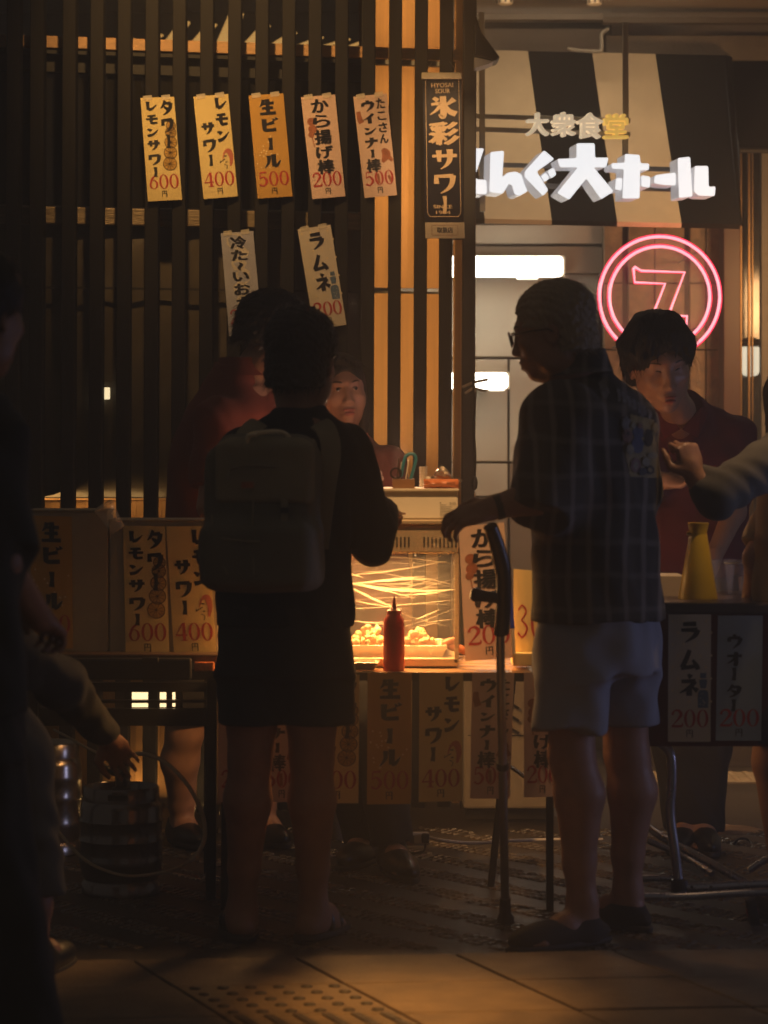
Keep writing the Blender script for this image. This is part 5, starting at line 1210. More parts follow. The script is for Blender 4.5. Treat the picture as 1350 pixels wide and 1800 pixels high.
for ch, x0, x1, y0, y1, mt in (('大', 315, 405, 487, 582, m_letcream), ('衆', 424, 520, 485, 586, m_letcream), ('食', 532, 638, 488, 594, m_letcream), ('堂', 650, 746, 492, 594, m_letyel)):
    vs0, fs, _ = font_glyph(ch); mb = MB(); X0, Y0 = 800+x0/2.4545, y0/2.4545; W_, H_ = (x1-x0)/2.4545, (y1-y0)/2.4545
    ec = {}
    for f in fs:
        for i in range(len(f)): e = (f[i], f[(i+1) % len(f)]); ec[e] = 1
    for q, (ox, oy) in enumerate(((0, 0), (-.035, 0), (.035, 0), (0, .03), (0, -.03), (.025, .02), (-.025, -.02))):
        front = [P(X0+(x+ox)*W_, Y0+(y+oy)*H_, DS-.0003*q) for x, y in vs0]; n = len(front)
        mb.add(front+[v+Vector((-.008, .03, 0)) for v in front], list(fs)+[tuple(reversed([i+n for i in f])) for f in fs]+[(b, a, a+n, b+n) for (a, b) in ec if (b, a) not in ec])
    mb.build('small_letter', mt, ss_)
# ------------------------------------------------ neon sign
ns = thing('neon_sign', 'round pink neon sign with two glowing rings and an outlined character inside', 'neon sign', P(1160, 628, 10.7)); DN = 10.7
cx, cy = 1159.5, 521.5
def circ(r_, D): return [P(cx+r_*math.cos(2*math.pi*i/72), cy+r_*math.sin(2*math.pi*i/72), D) for i in range(73)]
for r_ in (105.5, 88): 
    mb = MB(); mb.tube(circ(r_, DN), .0058, 8, cap=False); ro = mb.build('neon_ring', m_neon, ns, smooth=True)
    mb = MB(); mb.tube(circ(r_+1.8, DN+.014), .0060, 8, cap=False); mb.build('neon_backing', m_neonred, ro, smooth=True)
zc = lambda x, y: (850+x/2.7, 400+y/2.7)
su = [zc(*p) for p in [(715, 185), (748, 205), (955, 212), (882, 405), (885, 418), (966, 420), (960, 500), (940, 560), (700, 560), (800, 425), (862, 266), (718, 260), (712, 190)]]
mb = MB(); mb.tube([P(x, y, DN) for x, y in su], .0046, 8); o = mb.build('neon_character', m_neon, ns, smooth=True)
mb = MB(); mb.tube([P(x-1, y+1, DN+.012) for x, y in su], .0046, 8); mb.build('neon_backing', m_neonred, o, smooth=True)
mb = MB(); pts = circ(109, DN+.03)[:-1]; mb.prism(pts, (0, .005, 0)); mb.build('acrylic_disc', m_clear, ns)
for a in (.5, 2.2, 3.7, 5.4):
    mb = MB(); p = P(cx+100*math.cos(a), cy+100*math.sin(a), DN+.03); mb.tube([p, p+Vector((0, .62, 0))], .004); mb.build('standoff', m_frame, ns)
# ------------------------------------------------ flood light hood by the post
fl = thing('flood_light', 'black flood lamp hood with white underside fixed to the post near the soffit', 'lamp', P(850, 118, 9.8))
mb = MB(); mb.prism([P(834, 40, 9.75), P(879, 100, 9.75), P(872, 107, 9.75), P(834, 98, 9.75)], (0, .14, 0)); mb.build('hood', m_blkpl, fl, bevel=.005)
mb = MB(); mb.prism([P(834, 100, 9.76), P(868, 108, 9.76), P(860, 112, 9.76), P(834, 120, 9.76)], (0, .12, 0)); mb.build('reflector', m_whitepl, fl, bevel=.002)
mb = MB(); mb.tube(cat([tuple(P(836, 30, 9.8)), tuple(P(846, 60, 9.75)), tuple(P(858, 78, 9.74)), tuple(P(866, 90, 9.74))]), .004); mb.build('cable', m_blkpl, fl, smooth=True)

# ================================================================== menu strips on the slats
GS = 'menu strips taped to the slats'
f_ = lambda px, py: DL(px)-.026
menu('tower', [(247, 172), (306, 170), (320, 351), (260, 354)], f_, 'yellow menu strip with lemon slices, 600 yen, leftmost on the slats', GS)
menu('lemon', [(340, 170), (401, 165), (418, 345), (358, 350)], f_, 'yellow strip with small red haired face, 400 yen, second from left on the slats', GS)
menu('beer', [(437, 168), (498, 164), (514, 345), (453, 349)], f_, 'mustard beer menu strip, 500 yen, in the middle of the upper row on the slats', GS)
menu('karaage', [(529, 171), (589, 166), (607, 345), (549, 350)], f_, 'pink fried chicken menu strip, 200 yen, upper row on the slats', GS)
menu('wiener', [(621, 170), (680, 164), (698, 343), (641, 348)], f_, 'salmon octopus sausage menu strip, 500 yen, rightmost of the upper row', GS)
menu('water', [(388, 410), (445, 406), (461, 587), (403, 591)], f_, 'lilac cold water menu strip half hidden behind a head, lower row on the slats', GS)
menu('ramune', [(523, 403), (581, 395), (609, 571), (552, 578)], f_, 'white soda menu strip with a blue bottle, 200 yen, lower row on the slats', GS)
# clear tape pieces
# ------------------------------------------------ hanging navy sign
hs = thing('hanging_sign', 'navy vertical sign with gold characters hung on strings in front of the slats', 'sign', P(781, 420, 9.72)); DH = 9.74
trh = sheet([(743, 132), (811, 130), (815, 391), (747, 391)], lambda a, b: DH, curl=0)
mb = paper_mesh(trh, .010, nu=3, nv=8); mb.build('board', m_navy, hs)
k = MB()
for ch, y0, y1, x0, x1 in (('氷', 46, 92, 15, 88), ('彩', 104, 150, 17, 88), ('サ', 160, 206, 17, 88), ('ワ', 212, 258, 20, 84), ('ー', 0, 0, 0, 0)):
    if y1: glyph(k, ch, x0, y0*.0+ (y0-4)*.93+4, x1-x0, (y1-y0)*.98, trh, .0012, bold=.05, fat=1.18)
glyph(k, 'ー', 22, 246, 60, 36, trh, .0012, fat=1.0)
k.build('gold_lettering', m_gold, hs)
k = MB(); text_line(k, 'HYOSAI', 22, 17, 56, 9, trh, .0012); text_line(k, 'SOUR', 32, 29, 38, 9, trh, .0012); k.build('small_lettering', m_gold, hs)
trh2 = sheet([(745, 345), (813, 345), (815, 391), (747, 391)], lambda a, b: DH, U=100, V=60)
k = MB(); text_line(k, 'SINCE', 24, 20, 48, 8, trh2, .0012); text_line(k, '1984', 30, 33, 37, 8, trh2, .0012); k.build('date_lettering', m_gold, hs)
fr = MB(); bo = [(7, 12), (10, 9), (13, 5), (87, 5), (90, 9), (93, 12), (93, 280), (90, 284), (87, 288), (13, 288), (10, 284), (7, 280), (7, 12)]
for a, b in zip(bo, bo[1:]): ribbon(fr, [(a[0], a[1], 1.3), (b[0], b[1], 1.3)], trh, .0012)
fr.build('gold_border', m_gold, hs)
trp = sheet([(747, 391), (816, 391), (817, 419), (748, 419)], lambda a, b: DH-.002, U=100, V=40)
paper_mesh(trp, .008, 100, 40, 2, 2).build('lower_plate', m_greytab, hs, bevel=.001)
k = MB(); text_line(k, '取扱店', 30, 12, 40, 14, trp, .0012, .03); k.build('plate_lettering', m_ink, hs)
k = MB(); bo = [(17, 7), (83, 7), (83, 32), (17, 32), (17, 7)]
for a, b in zip(bo, bo[1:]): ribbon(k, [(a[0], a[1], .8), (b[0], b[1], .8)], trp, .0014)
k.build('plate_border', m_brownp, hs)
mb = MB(); mb.pbox(741, 127, 812, 139, DH-.012, .03); mb.build('top_cap', m_chrome, hs, bevel=.004)
mb = MB(); mb.tube([P(748, 129, DH), P(760, 108, 9.76)], .0012, 5); mb.tube([P(806, 129, DH), P(790, 108, 9.76)], .0012, 5); mb.build('string', m_screw, hs)
# ------------------------------------------------ clothes peg and lanyard on the post
cp = thing('clothes_peg', 'pale wooden clothes peg clipped on a black strap on the corner post', 'clothes peg', P(835, 695, 9.78))
mb = MB(); mb.bar(P(812, 681, 9.77), P(832, 672, 9.77), .010, .010); mb.bar(P(832, 672, 9.77), P(858, 667, 9.76), .012, .010); mb.build('peg_arm', m_paper_w, cp, bevel=.003)
mb = MB(); mb.bar(P(817, 692, 9.77), P(832, 682, 9.77), .010, .010); mb.bar(P(832, 682, 9.775), P(855, 688, 9.77), .008, .010); mb.build('peg_arm', m_paper_w, cp, bevel=.003)
mb = MB(); mb.tube([P(832, 668, 9.765), P(834, 690, 9.765)], .006, 6); mb.build('spring', m_blkpl, cp)
ld = thing('lanyard', 'black cord with metal clasp hanging down the corner post', 'cord', P(835, 880, 9.76))
mb = MB(); mb.tube(cat([tuple(P(836, 688, 9.77)), tuple(P(834, 760, 9.77)), tuple(P(836, 800, 9.765)), tuple(P(835, 838, 9.765))]), .0035, 6); mb.tube(cat([tuple(P(833, 690, 9.77)), tuple(P(831, 760, 9.77)), tuple(P(833, 800, 9.765)), tuple(P(834, 838, 9.765))]), .0028, 6); mb.build('cord', m_blkpl, ld)
mb = MB(); mb.lathe([(.001, 0), (.010, .008), (.012, .03), (.008, .048), (.001, .05)], P(834, 862, 9.76), 12); mb.build('cord_lock', m_blkpl, ld, smooth=True)
mb = MB(); mb.lathe([(.006, 0), (.007, .012), (.004, .020), (.006, .03)], P(834, 880, 9.76), 10); mb.build('clasp', m_metal, ld, smooth=True)
# ------------------------------------------------ haze volume added to lift the black level
hz = MB(); hz.box((0, 6.0, 2.0), (12, 15.6, 6.2)); hz = hz.build('haze', None, None); hz['kind'] = 'stuff'
hm = bpy.data.materials.new('black_lift_haze'); hm.use_nodes = True; nt = hm.node_tree; nt.nodes.clear(); o_ = nt.nodes.new('ShaderNodeOutputMaterial'); pv = nt.nodes.new('ShaderNodeVolumePrincipled')
pv.inputs['Density'].default_value = .040; pv.inputs['Color'].default_value = (.92, .86, .80, 1); pv.inputs['Anisotropy'].default_value = .2; nt.links.new(pv.outputs[0], o_.inputs['Volume']); hz.data.materials.append(hm)
# ================================================================== centre stall table
m_tabletop = M('brown_table_top', (.38, .22, .11), .28, var=.18, vs=5, stretch=(.6, 6, 6), spec=.6)
m_darkmet = M('black_table_metal', (.020, .018, .016), .45, .3)
tz = P(750, 1182, 7.66).z
ct = thing('folding_table', 'folding table with lit brown top holding the fried chicken display case', 'table', G(700, 7.9), None)
def plate(x0, x1, D0, D1, z, th, name, mat, root, bv=.004):
    a = P(x0, HY, D0).x; b = P(x1, HY, D0).x; mb = MB(); mb.box(((a+b)/2, (D0+D1)/2, z-th/2), (b-a, D1-D0, th)); return mb.build(name, mat, root, bevel=bv)
plate(388, 936, 7.66, 8.26, tz, .022, 'table_top', m_tabletop, ct)
plate(390, 934, 7.655, 7.66, tz+.0002, .024, 'edge_trim', m_darkmet, ct, 0)
def leg(a, b, w_=.030, name='leg', root=ct, mat=m_darkmet): mb = MB(); mb.bar(a, b, w_, w_*.7); return mb.build(name, mat, root, bevel=.003)
def zpt(px, D, z): v = P(px, HY, D); return Vector((v.x, D, z))
leg(zpt(968, 7.74, tz-.024), zpt(970, 7.74, .0)); leg(zpt(905, 8.14, tz-.024), zpt(866, 8.14, .0)); leg(zpt(968, 7.76, .33), zpt(869, 8.12, .40), .012, 'brace')
leg(zpt(400, 7.74, tz-.024), zpt(398, 7.74, 0)); leg(zpt(430, 8.14, tz-.024), zpt(432, 8.14, 0)); leg(zpt(399, 7.76, .33), zpt(431, 8.12, .38), .012, 'brace')
GC = 'menu strips hanging from the edge of the centre table'
fc = lambda D: (lambda px, py: D+(py-1180)*.00003)
menu('karaage', [(383, 1186), (452, 1186), (450, 1412), (384, 1410)], fc(7.645), 'menu strip half hidden behind the left leg of the backpack man', GC, curl=.004)
menu('wiener', [(462, 1186), (530, 1186), (529, 1410), (460, 1410)], fc(7.645), 'menu strip seen between the legs of the backpack man', GC, curl=.004)
menu('tower', [(552, 1186), (632, 1186), (630, 1412), (552, 1412)], fc(7.645), 'lemon slice menu strip just right of the shorts of the backpack man', GC, curl=.004)
menu('beer', [(646, 1183), (724, 1183), (722, 1413), (645, 1414)], fc(7.645), 'shaded beer menu strip, 500 yen, below the ketchup bottle', GC, curl=.004)
menu('lemon', [(737, 1183), (814, 1183), (812, 1408), (736, 1410)], fc(7.645), 'shaded lemon sour menu strip with face, 400 yen, under the centre of the table', GC, curl=.004)
menu('wiener', [(830, 1182), (904, 1182), (896, 1404), (826, 1404)], fc(7.645), 'shaded octopus sausage menu strip hanging behind the crutch', GC, curl=.004)
menu('karaage', [(921, 1182), (990, 1182), (985, 1400), (921, 1402)], fc(7.645), 'shaded fried chicken menu strip partly hidden by the pale shorts', GC, curl=.004)
# ---------------- display case
m_casemet = M('case_cream_metal', (.62, .48, .30), .3, .35, var=.1, vs=6, spec=.6); m_glassc = M('case_glass', (.95, .95, .95), .04, alpha=.10, spec=.9, var=0)
dc = thing('display_case', 'heated glass display case wrapped in creased film, glowing orange, on the centre table', 'display case', zpt(650, 7.85, tz)); D0, D1 = 7.79, 8.16
mb = MB(); mb.pbox(520, 922, 806, 973, D0, .36); mb.build('header', m_casemet, dc, bevel=.006)
mb = MB(); mb.pbox(512, 914, 812, 922, D0-.01, .38); mb.build('top_plate', m_casemet, dc, bevel=.003)
mb = MB()
for x in list(range(668, 724, 7))+list(range(744, 803, 7)): mb.pbox(x, 944, x+3.2, 962, D0-.0015, .004)
mb.build('vent_slot', m_dark, dc, kind='stuff')
for x0 in (520, 799):
    for D in (D0, D1-.012): mb = MB(); mb.pbox(x0, 973, x0+7, 1166, D, .012); mb.build('corner_upright', m_casemet, dc)
mb = MB(); mb.pbox(520, 1157, 806, 1172, D0, .36); mb.build('base', m_casemet, dc, bevel=.004)
mb = MB(); mb.pbox(527, 973, 799, 1157, D0+.004, .003); mb.build('front_glass', m_glassc, dc)
mb = MB(); mb.pbox(632, 967, 720, 971, 7.90, .06); mb.build('heater_lamp', M('case_heater_lamp', (.9, .8, .5), .4, emit=(1, .6, .25), es=3.0), dc)
# creased plastic film in front: many thin shiny folds
m_crease = bpy.data.materials.new('shiny_film_crease'); m_crease.use_nodes = True; nt = m_crease.node_tree; nt.nodes.clear()
o_ = nt.nodes.new('ShaderNodeOutputMaterial'); tl = nt.nodes.new('ShaderNodeBsdfTranslucent'); gs = nt.nodes.new('ShaderNodeBsdfPrincipled'); gs.inputs['Roughness'].default_value = .25; gs.inputs['Base Color'].default_value = (.8, .75, .65, 1)
tl.inputs[0].default_value = (.9, .8, .62, 1); tp = nt.nodes.new('ShaderNodeBsdfTransparent'); mx1 = nt.nodes.new('ShaderNodeMixShader'); mx2 = nt.nodes.new('ShaderNodeMixShader'); mx1.inputs[0].default_value = .4; mx2.inputs[0].default_value = .42
nt.links.new(tl.outputs[0], mx1.inputs[1]); nt.links.new(gs.outputs[0], mx1.inputs[2]); nt.links.new(tp.outputs[0], mx2.inputs[1]); nt.links.new(mx1.outputs[0], mx2.inputs[2]); nt.links.new(mx2.outputs[0], o_.inputs[0])
rg = random.Random(11); mb = MB()
def crease(x0, y0, x1, y1, wd, bow=0):
    n = 9; up = []; dn = []
    for i in range(n):
        t_ = i/(n-1); x = x0+(x1-x0)*t_; y = y0+(y1-y0)*t_+bow*math.sin(math.pi*t_)+rg.uniform(-.5, .5); h = wd*math.sin(math.pi*min(1, t_*.9+.06))*rg.uniform(.6, 1.1)
        D = D0-.004-.004*math.sin(t_*9)
        up.append(P(x, y-h, D-.001)); dn.append(P(x, y+h, D+.003))
    vs = up+dn; mb.add(vs, [(i, i+1, i+1+n, i+n) for i in range(n-1)])
for _ in range(30):
    y = rg.uniform(978, 1110); x = rg.uniform(590, 740); L_ = rg.uniform(60, 190); crease(x, y, min(800, x+L_), y+rg.uniform(-.28, .22)*L_, rg.uniform(.2, .6), rg.uniform(-4, 4))
for q in ((606, 1022, 800, 1036, 2.6, 8), (606, 1028, 760, 1018, 2.0, -3), (640, 1024, 748, 1013, 2.2, 0), (606, 1026, 700, 1070, 2.0, 3), (700, 1046, 800, 1035, 1.4, 3), (606, 1024, 730, 1052, 1.6, -2), (608, 978, 800, 992, 1.3, -5), (610, 1012, 790, 985, 1.2, 3), (730, 1090, 775, 1070, 1.2, 0), (608, 1090, 700, 1100, 1.0, 0), (606, 996, 700, 978, 1.0, 0), (760, 946, 806, 944, 1.8, 0), (608, 1006, 640, 1016, 1.3, 0)): crease(*q)
mb.build('film_crease', m_crease, dc, kind='stuff')
# crumpled clear wrap over the case front
m_wrap = bpy.data.materials.new('crumpled_clear_wrap'); m_wrap.use_nodes = True; nt = m_wrap.node_tree; b_ = nt.nodes['Principled BSDF']; b_.inputs['Base Color'].default_value = (.9, .8, .62, 1); b_.inputs['Roughness'].default_value = .16; b_.inputs['Alpha'].default_value = .16; b_.inputs['Specular IOR Level'].default_value = 1.0
nz_ = nt.nodes.new('ShaderNodeTexNoise'); nz_.inputs['Scale'].default_value = 38; nz_.inputs['Detail'].default_value = 4; nz_.inputs['Distortion'].default_value = 1.5; tc_ = nt.nodes.new('ShaderNodeTexCoord'); mp_ = nt.nodes.new('ShaderNodeMapping'); mp_.inputs['Scale'].default_value = (.5, 1, 2.2)
nt.links.new(tc_.outputs['Object'], mp_.inputs[0]); nt.links.new(mp_.outputs[0], nz_.inputs['Vector']); rm_ = nt.nodes.new('ShaderNodeMapRange'); rm_.inputs[1].default_value = .52; rm_.inputs[2].default_value = .70; rm_.inputs[3].default_value = .01; rm_.inputs[4].default_value = .26; nt.links.new(nz_.outputs[0], rm_.inputs[0]); nt.links.new(rm_.outputs[0], b_.inputs['Alpha'])
mb = MB(); nx, nz2 = 70, 46
for j in range(nz2+1):
    for i in range(nx+1):
        u, v = i/nx, j/nz2; r1 = 1-abs(mnoise.noise(Vector((u*7+v*3, v*9-u*2, 5)))*2); r2 = 1-abs(mnoise.noise(Vector((u*15-v*9, v*14, 9)))*2)
        mb.v.append(tuple(P(600+206*u, 935+215*v, D0-.010-.010*r1*r1-.004*r2)))
for j in range(nz2):
    for i in range(nx): q = j*(nx+1)+i; mb.f.append((q, q+1, q+nx+2, q+nx+1))
mb.build('clear_wrap', m_wrap, dc)
# ---------------- trays and chicken
m_tray = M('steel_tray', (.75, .62, .45), .25, .6, var=.05, spec=.7); m_chick = M('fried_chicken', (.55, .33, .15), .6, var=.45, vs=45, bump=.7, bs=110)
def tray(x0, x1, y0, y1, D, dp, lab):
    a, b = P(x0, y1, D), P(x1, y1, D); h = (y1-y0)*D/F_PX; t = thing('food_tray', lab, 'tray', (a+b)/2, 'steel trays in and before the display case'); cx_, w_ = (a.x+b.x)/2, b.x-a.x
    mb = MB(); z0 = a.z; zt = z0+h; e = .012
    fr_ = lambda w2, d2, z: [Vector((cx_-w2/2, D+dp/2-d2/2, z)), Vector((cx_+w2/2, D+dp/2-d2/2, z)), Vector((cx_+w2/2, D+dp/2+d2/2, z)), Vector((cx_-w2/2, D+dp/2+d2/2, z))]
    R0, R1, R2, R3 = fr_(w_, dp, zt), fr_(w_-.02, dp-.02, zt), fr_(w_-.04, dp-.04, z0+.004), fr_(w_-.03, dp-.03, z0)
    mb.add(R0+R1+R2+R3, [(0+i, (i+1) % 4, (i+1) % 4+4, i+4) for i in range(4)]+[(4+i, 4+(i+1) % 4, 8+(i+1) % 4, 8+i) for i in range(4)]+[(8, 9, 10, 11)]+[(i, 12+i, 12+(i+1) % 4, (i+1) % 4) for i in range(4)]+[(15, 14, 13, 12)])
    mb.build('pan', m_tray, t, bevel=.002); return t
tray(560, 786, 1134, 1160, 7.82, .27, 'long steel tray full of fried chicken inside the display case')
tray(540, 667, 1164, 1178, 7.68, .09, 'small bright steel tray on the table edge left of the ketchup bottle')
rg = random.Random(21)
nch = 0
for i in range(72):
    x = rg.uniform(585, 770); hump = max(math.exp(-((x-650)/22)**2), .85*math.exp(-((x-735)/20)**2)); lev = rg.random()*hump; y = 1136-34*lev; D = 7.86+rg.uniform(0, .17)-.04*lev
    c = P(x, y, D); r_ = rg.uniform(.009, .016); s = SDF(np.array(c)-.045, np.array(c)+.045, .0042)
    for q in range(4): s.ell(np.array(c)+np.random.uniform(-.010, .010, 3), tuple(np.random.uniform(.5, 1.0, 3)*r_), None, .006)
    o = s.build('fried_chicken', m_chick, None, 0); o['_r'] = 1; del o['_r']
    tag(o, 'crisp piece of fried chicken heaped in the tray inside the glowing display case', 'fried chicken', 'fried chicken pieces in the display case')
for i, (x, y) in enumerate(((790, 1128), (800, 1138), (812, 1142))):
    c = P(x, y, 7.88); s = SDF(np.array(c)-.05, np.array(c)+.05, .005); s.ell(c, (.026, .014, .012), rot('Y', 25*i-20), .005); tag(s.build('sausage', m_brownp, None, 1), 'brown sausage lying %s at the right end of the display case' % ('highest', 'in the middle', 'rightmost')[i], 'sausage', 'sausages in the display case')
# ---------------- ketchup bottle
kb = thing('ketchup_bottle', 'red squeeze bottle with pointed nozzle on the front edge of the centre table', 'bottle', zpt(694, 7.70, tz)); c = zpt(694, 7.71, tz)
m_ket = M('red_squeeze_plastic', (.62, .012, .014), .30, var=.1, spec=.6); k_ = 7.71/F_PX
mb = MB(); mb.lathe([(18*k_, 0), (19*k_, 2*k_), (19*k_, 70*k_), (18.5*k_, 76*k_), (17.8*k_, 78*k_), (18.6*k_, 82*k_), (17.8*k_, 90*k_), (13*k_, 97*k_), (12*k_, 99*k_)], c, 28); mb.build('bottle_body', m_ket, kb, smooth=True)
mb = MB(); mb.lathe([(12.5*k_, 99*k_), (12.5*k_, 106*k_), (6*k_, 109*k_), (4.5*k_, 112*k_), (1.5*k_, 129*k_), (.8*k_, 130*k_)], c, 20); mb.build('nozzle_cap', m_ket, kb, smooth=True)
# ---------------- big strip, paper and pen at the case's right
menu('karaage', [(806, 926), (886, 918), (904, 1156), (818, 1162)], lambda a, b: 7.77, 'brightly lit fried chicken menu strip leaning on the right side of the display case', 'menu strips on the centre table', curl=.004)
pc = thing('price_card', 'plain yellow handwritten price card half hidden behind the pale shorts', 'card', P(925, 1150, 7.8))
tr = sheet([(903, 1000), (960, 1005), (960, 1147), (903, 1147)], lambda a, b: 7.80, V=150); paper_mesh(tr, .001, 100, 150, 2, 3).build('card', m_paper_y, pc)
k = MB(); glyph(k, '3', 10, 62, 36, 62, tr, .0012, fat=.6); glyph(k, '0', 52, 62, 36, 62, tr, .0014); k.build('price_lettering', m_redink, pc)
mb = MB(); mb.pbox(901, 1148, 945, 1171, 7.76, .12); tag(mb.build('yellow_block', m_paper_y, None, bevel=.004), 'bright yellow lit block under the price card on the table end', 'box')
mb = MB(); mb.bar(P(893, 1018, 7.77), P(901, 1105, 7.75), .012, .008); t = mb.build('pen', M('blue_plastic', (.02, .05, .45), .3), None, bevel=.002); tag(t, 'long blue marker standing between the lit menu strip and the price card', 'pen')
mb = MB(); mb.bar(P(901, 1106, 7.75), P(903, 1150, 7.745), .008, .006); o = mb.build('pen_barrel', m_paper_w, t); o.location = -t.location
# ---------------- white box and things on the case
wb = thing('white_box', 'white cardboard box with a printed label standing on top of the display case', 'box', P(750, 913, 7.9))
mb = MB(); mb.pbox(640, 863, 805, 912, 7.84, .22); mb.build('carton', M('cream_carton', (.82, .76, .62), .6, var=.05), wb, bevel=.003)
mb = MB(); mb.pbox(640, 859, 807, 864, 7.83, .24); mb.build('lid', M('cream_lid', (.66, .58, .44), .55), wb, bevel=.002)
trb = sheet([(772, 882), (803, 882), (803, 910), (772, 910)], lambda a, b: 7.838, V=100); k = MB()
for i in range(13): ribbon(k, [(58+i*3.1, 4, rg.choice([.8, 1.6])), (58+i*3.1, 22, .8)], trb, .0006)
for i in range(7):
    ribbon(k, [(4, 32+i*9.5, 3.2), (rg.uniform(60, 96), 32+i*9.5, 3.2)], trb, .0006)
ribbon(k, [(4, 6, 8), (10, 6, 8)], trb, .0008); ribbon(k, [(4, 20, 3), (40, 20, 3)], trb, .0008); k.build('label_print', m_ink, wb)
tb_ = thing('wooden_tray', 'small brown wooden box holding scissors and pens on the white box', 'box', P(708, 858, 7.9)); m_wbox = M('brown_wood_box', (.24, .12, .05), .55)
for q in ((690, 842, 729, 858, 7.86, .008), (690, 842, 729, 858, 7.95, .008), (690, 842, 692, 858, 7.868, .082), (727, 842, 729, 858, 7.868, .082), (692, 856, 727, 858, 7.868, .082)):
    mb = MB(); mb.pbox(*q); mb.build('side_board', m_wbox, tb_)
m_teal = M('teal_plastic', (.03, .20, .27), .35)
sc_ = thing('scissors', 'teal handled scissors standing in the wooden box', 'scissors', P(716, 856, 7.9))
mb = MB(); mb.tube(cat([tuple(P(x, y, 7.90)) for x, y in ((705, 838), (711, 808), (718, 799), (727, 799), (731, 808), (727, 825), (722, 842))]), .0050, 8); mb.build('handle', m_teal, sc_, smooth=True)
mb = MB(); mb.bar(P(712, 850, 7.905), P(719, 806, 7.905), .012, .004); mb.build('blade', m_paper_w, sc_)
for i, (x, x2, h_, m_, lb) in enumerate(((697, 701, 806, m_goldm, 'thin gold pen leaning in the wooden box'), (702, 706, 812, m_paper_w, 'white pen leaning in the wooden box'), (709, 700, 822, m_blkpl, 'short black pen in the wooden box'))):
    mb = MB(); mb.tube([P(x, 856, 7.89+.01*i), P(x2, h_, 7.9+.01*i)], .0022, 6); tag(mb.build('pen', m_, None), lb, 'pen')
ring_ = MB(); ring_.lathe([(.012, -.004), (.018, -.004), (.018, .004), (.012, .004), (.012, -.004)], P(696, 832, 7.875), 16, rot('X', 90), False); tag(ring_.build('tape_roll', m_blkpl, None), 'small black tape roll standing at the left of the wooden box', 'tape')
cu = thing('cup_stack', 'small stack of white paper cups behind the foil packet', 'cups', P(743, 858, 8.0))
for i in range(7): mb = MB(); z = P(743, 858, 8.0).z; c = P(744, 858, 8.0); c.z += .004+i*.0085; mb.lathe([(.010, 0), (.0125, .0075), (.0128, .008)], c, 16); mb.build('cup', m_paper_w, cu, smooth=True)
mb = MB(); c = P(753, 858, 7.99); mb.lathe([(.008, 0), (.009, .03), (.006, .034)], c, 14); tag(mb.build('bottle_cap', m_paper_w, None, smooth=True), 'white bottle cap between the cups and the foil packet', 'cap')
m_foil = M('crumpled_foil', (.50, .42, .34), .18, .75, var=.5, vs=30, bump=.9, bs=70); m_pack = M('orange_packet', (.62, .20, .07), .25, var=.2, vs=20, bump=.4, bs=50, spec=.7)
def crumple(name, x0, y0, x1, y1, D, dp, mat, root, amp, shape=None, seed=1):
    mb = MB(); nu, nv = 16, 9; rr = random.Random(seed); vs = []
    for s_ in (-1, 1):
        for j in range(nv+1):
            for i in range(nu+1):
                u, v = i/nu, j/nv; x = x0+(x1-x0)*u; yt = y0 if shape is None else shape(u); y = yt+(y1-yt)*v
                e = (math.sin(math.pi*min(max(u, .02), .98))*math.sin(math.pi*min(max(v, .05), .97)))**.5
                n = mnoise.noise(Vector((u*6+seed, v*5, s_*3)))*amp
                vs.append(P(x+n*900, y+n*700, D+s_*dp*.5*e+n))
    n_ = (nu+1)*(nv+1)
    for j in range(nv):
        for i in range(nu): a = j*(nu+1)+i; mb.f += [(a, a+nu+1, a+nu+2, a+1), (n_+a, n_+a+1, n_+a+nu+2, n_+a+nu+1)]
    for j in range(nv): a = j*(nu+1); mb.f += [(a, n_+a, n_+a+nu+1, a+nu+1)]; a += nu; mb.f += [(a, a+nu+1, n_+a+nu+1, n_+a)]
    for i in range(nu): mb.f += [(i, i+1, n_+i+1, n_+i)]; a = nv*(nu+1)+i; mb.f += [(a, n_+a, n_+a+1, a+1)]
    mb.v = [tuple(v) for v in vs]; return mb.build(name, mat, root)
fp = thing('snack_packet', 'torn orange and foil packet lying on the white box', 'packet', P(777, 858, 7.88))
crumple('orange_bag', 745, 842, 806, 858, 7.87, .05, m_pack, fp, .003, seed=2); crumple('foil_bag', 756, 822, 812, 846, 7.91, .05, m_foil, fp, .006, lambda u: 843-24*math.exp(-((u-.38)/.28)**2), 5)
k = MB(); trq = sheet([(786, 846), (801, 847), (800, 852), (785, 851)], lambda a, b: 7.838, V=40)
for i in range(10): ribbon(k, [(5+i*10, 0, 4), (5+i*10, 40, 4)], trq, .001)
k.build('bar_print', m_ink, fp)
# skewer sticks held by the customer
mb = MB(); mb.tube([P(690, 901, 7.5), P(712, 903, 7.55)], .003, 6); mb.tube([P(688, 908, 7.5), P(700, 912, 7.5)], .003, 6); tag(mb.build('wooden_skewer', M('skewer_wood', (.6, .32, .12), .5), None), 'thin wooden skewer in the fingers of the man with the backpack', 'skewer')

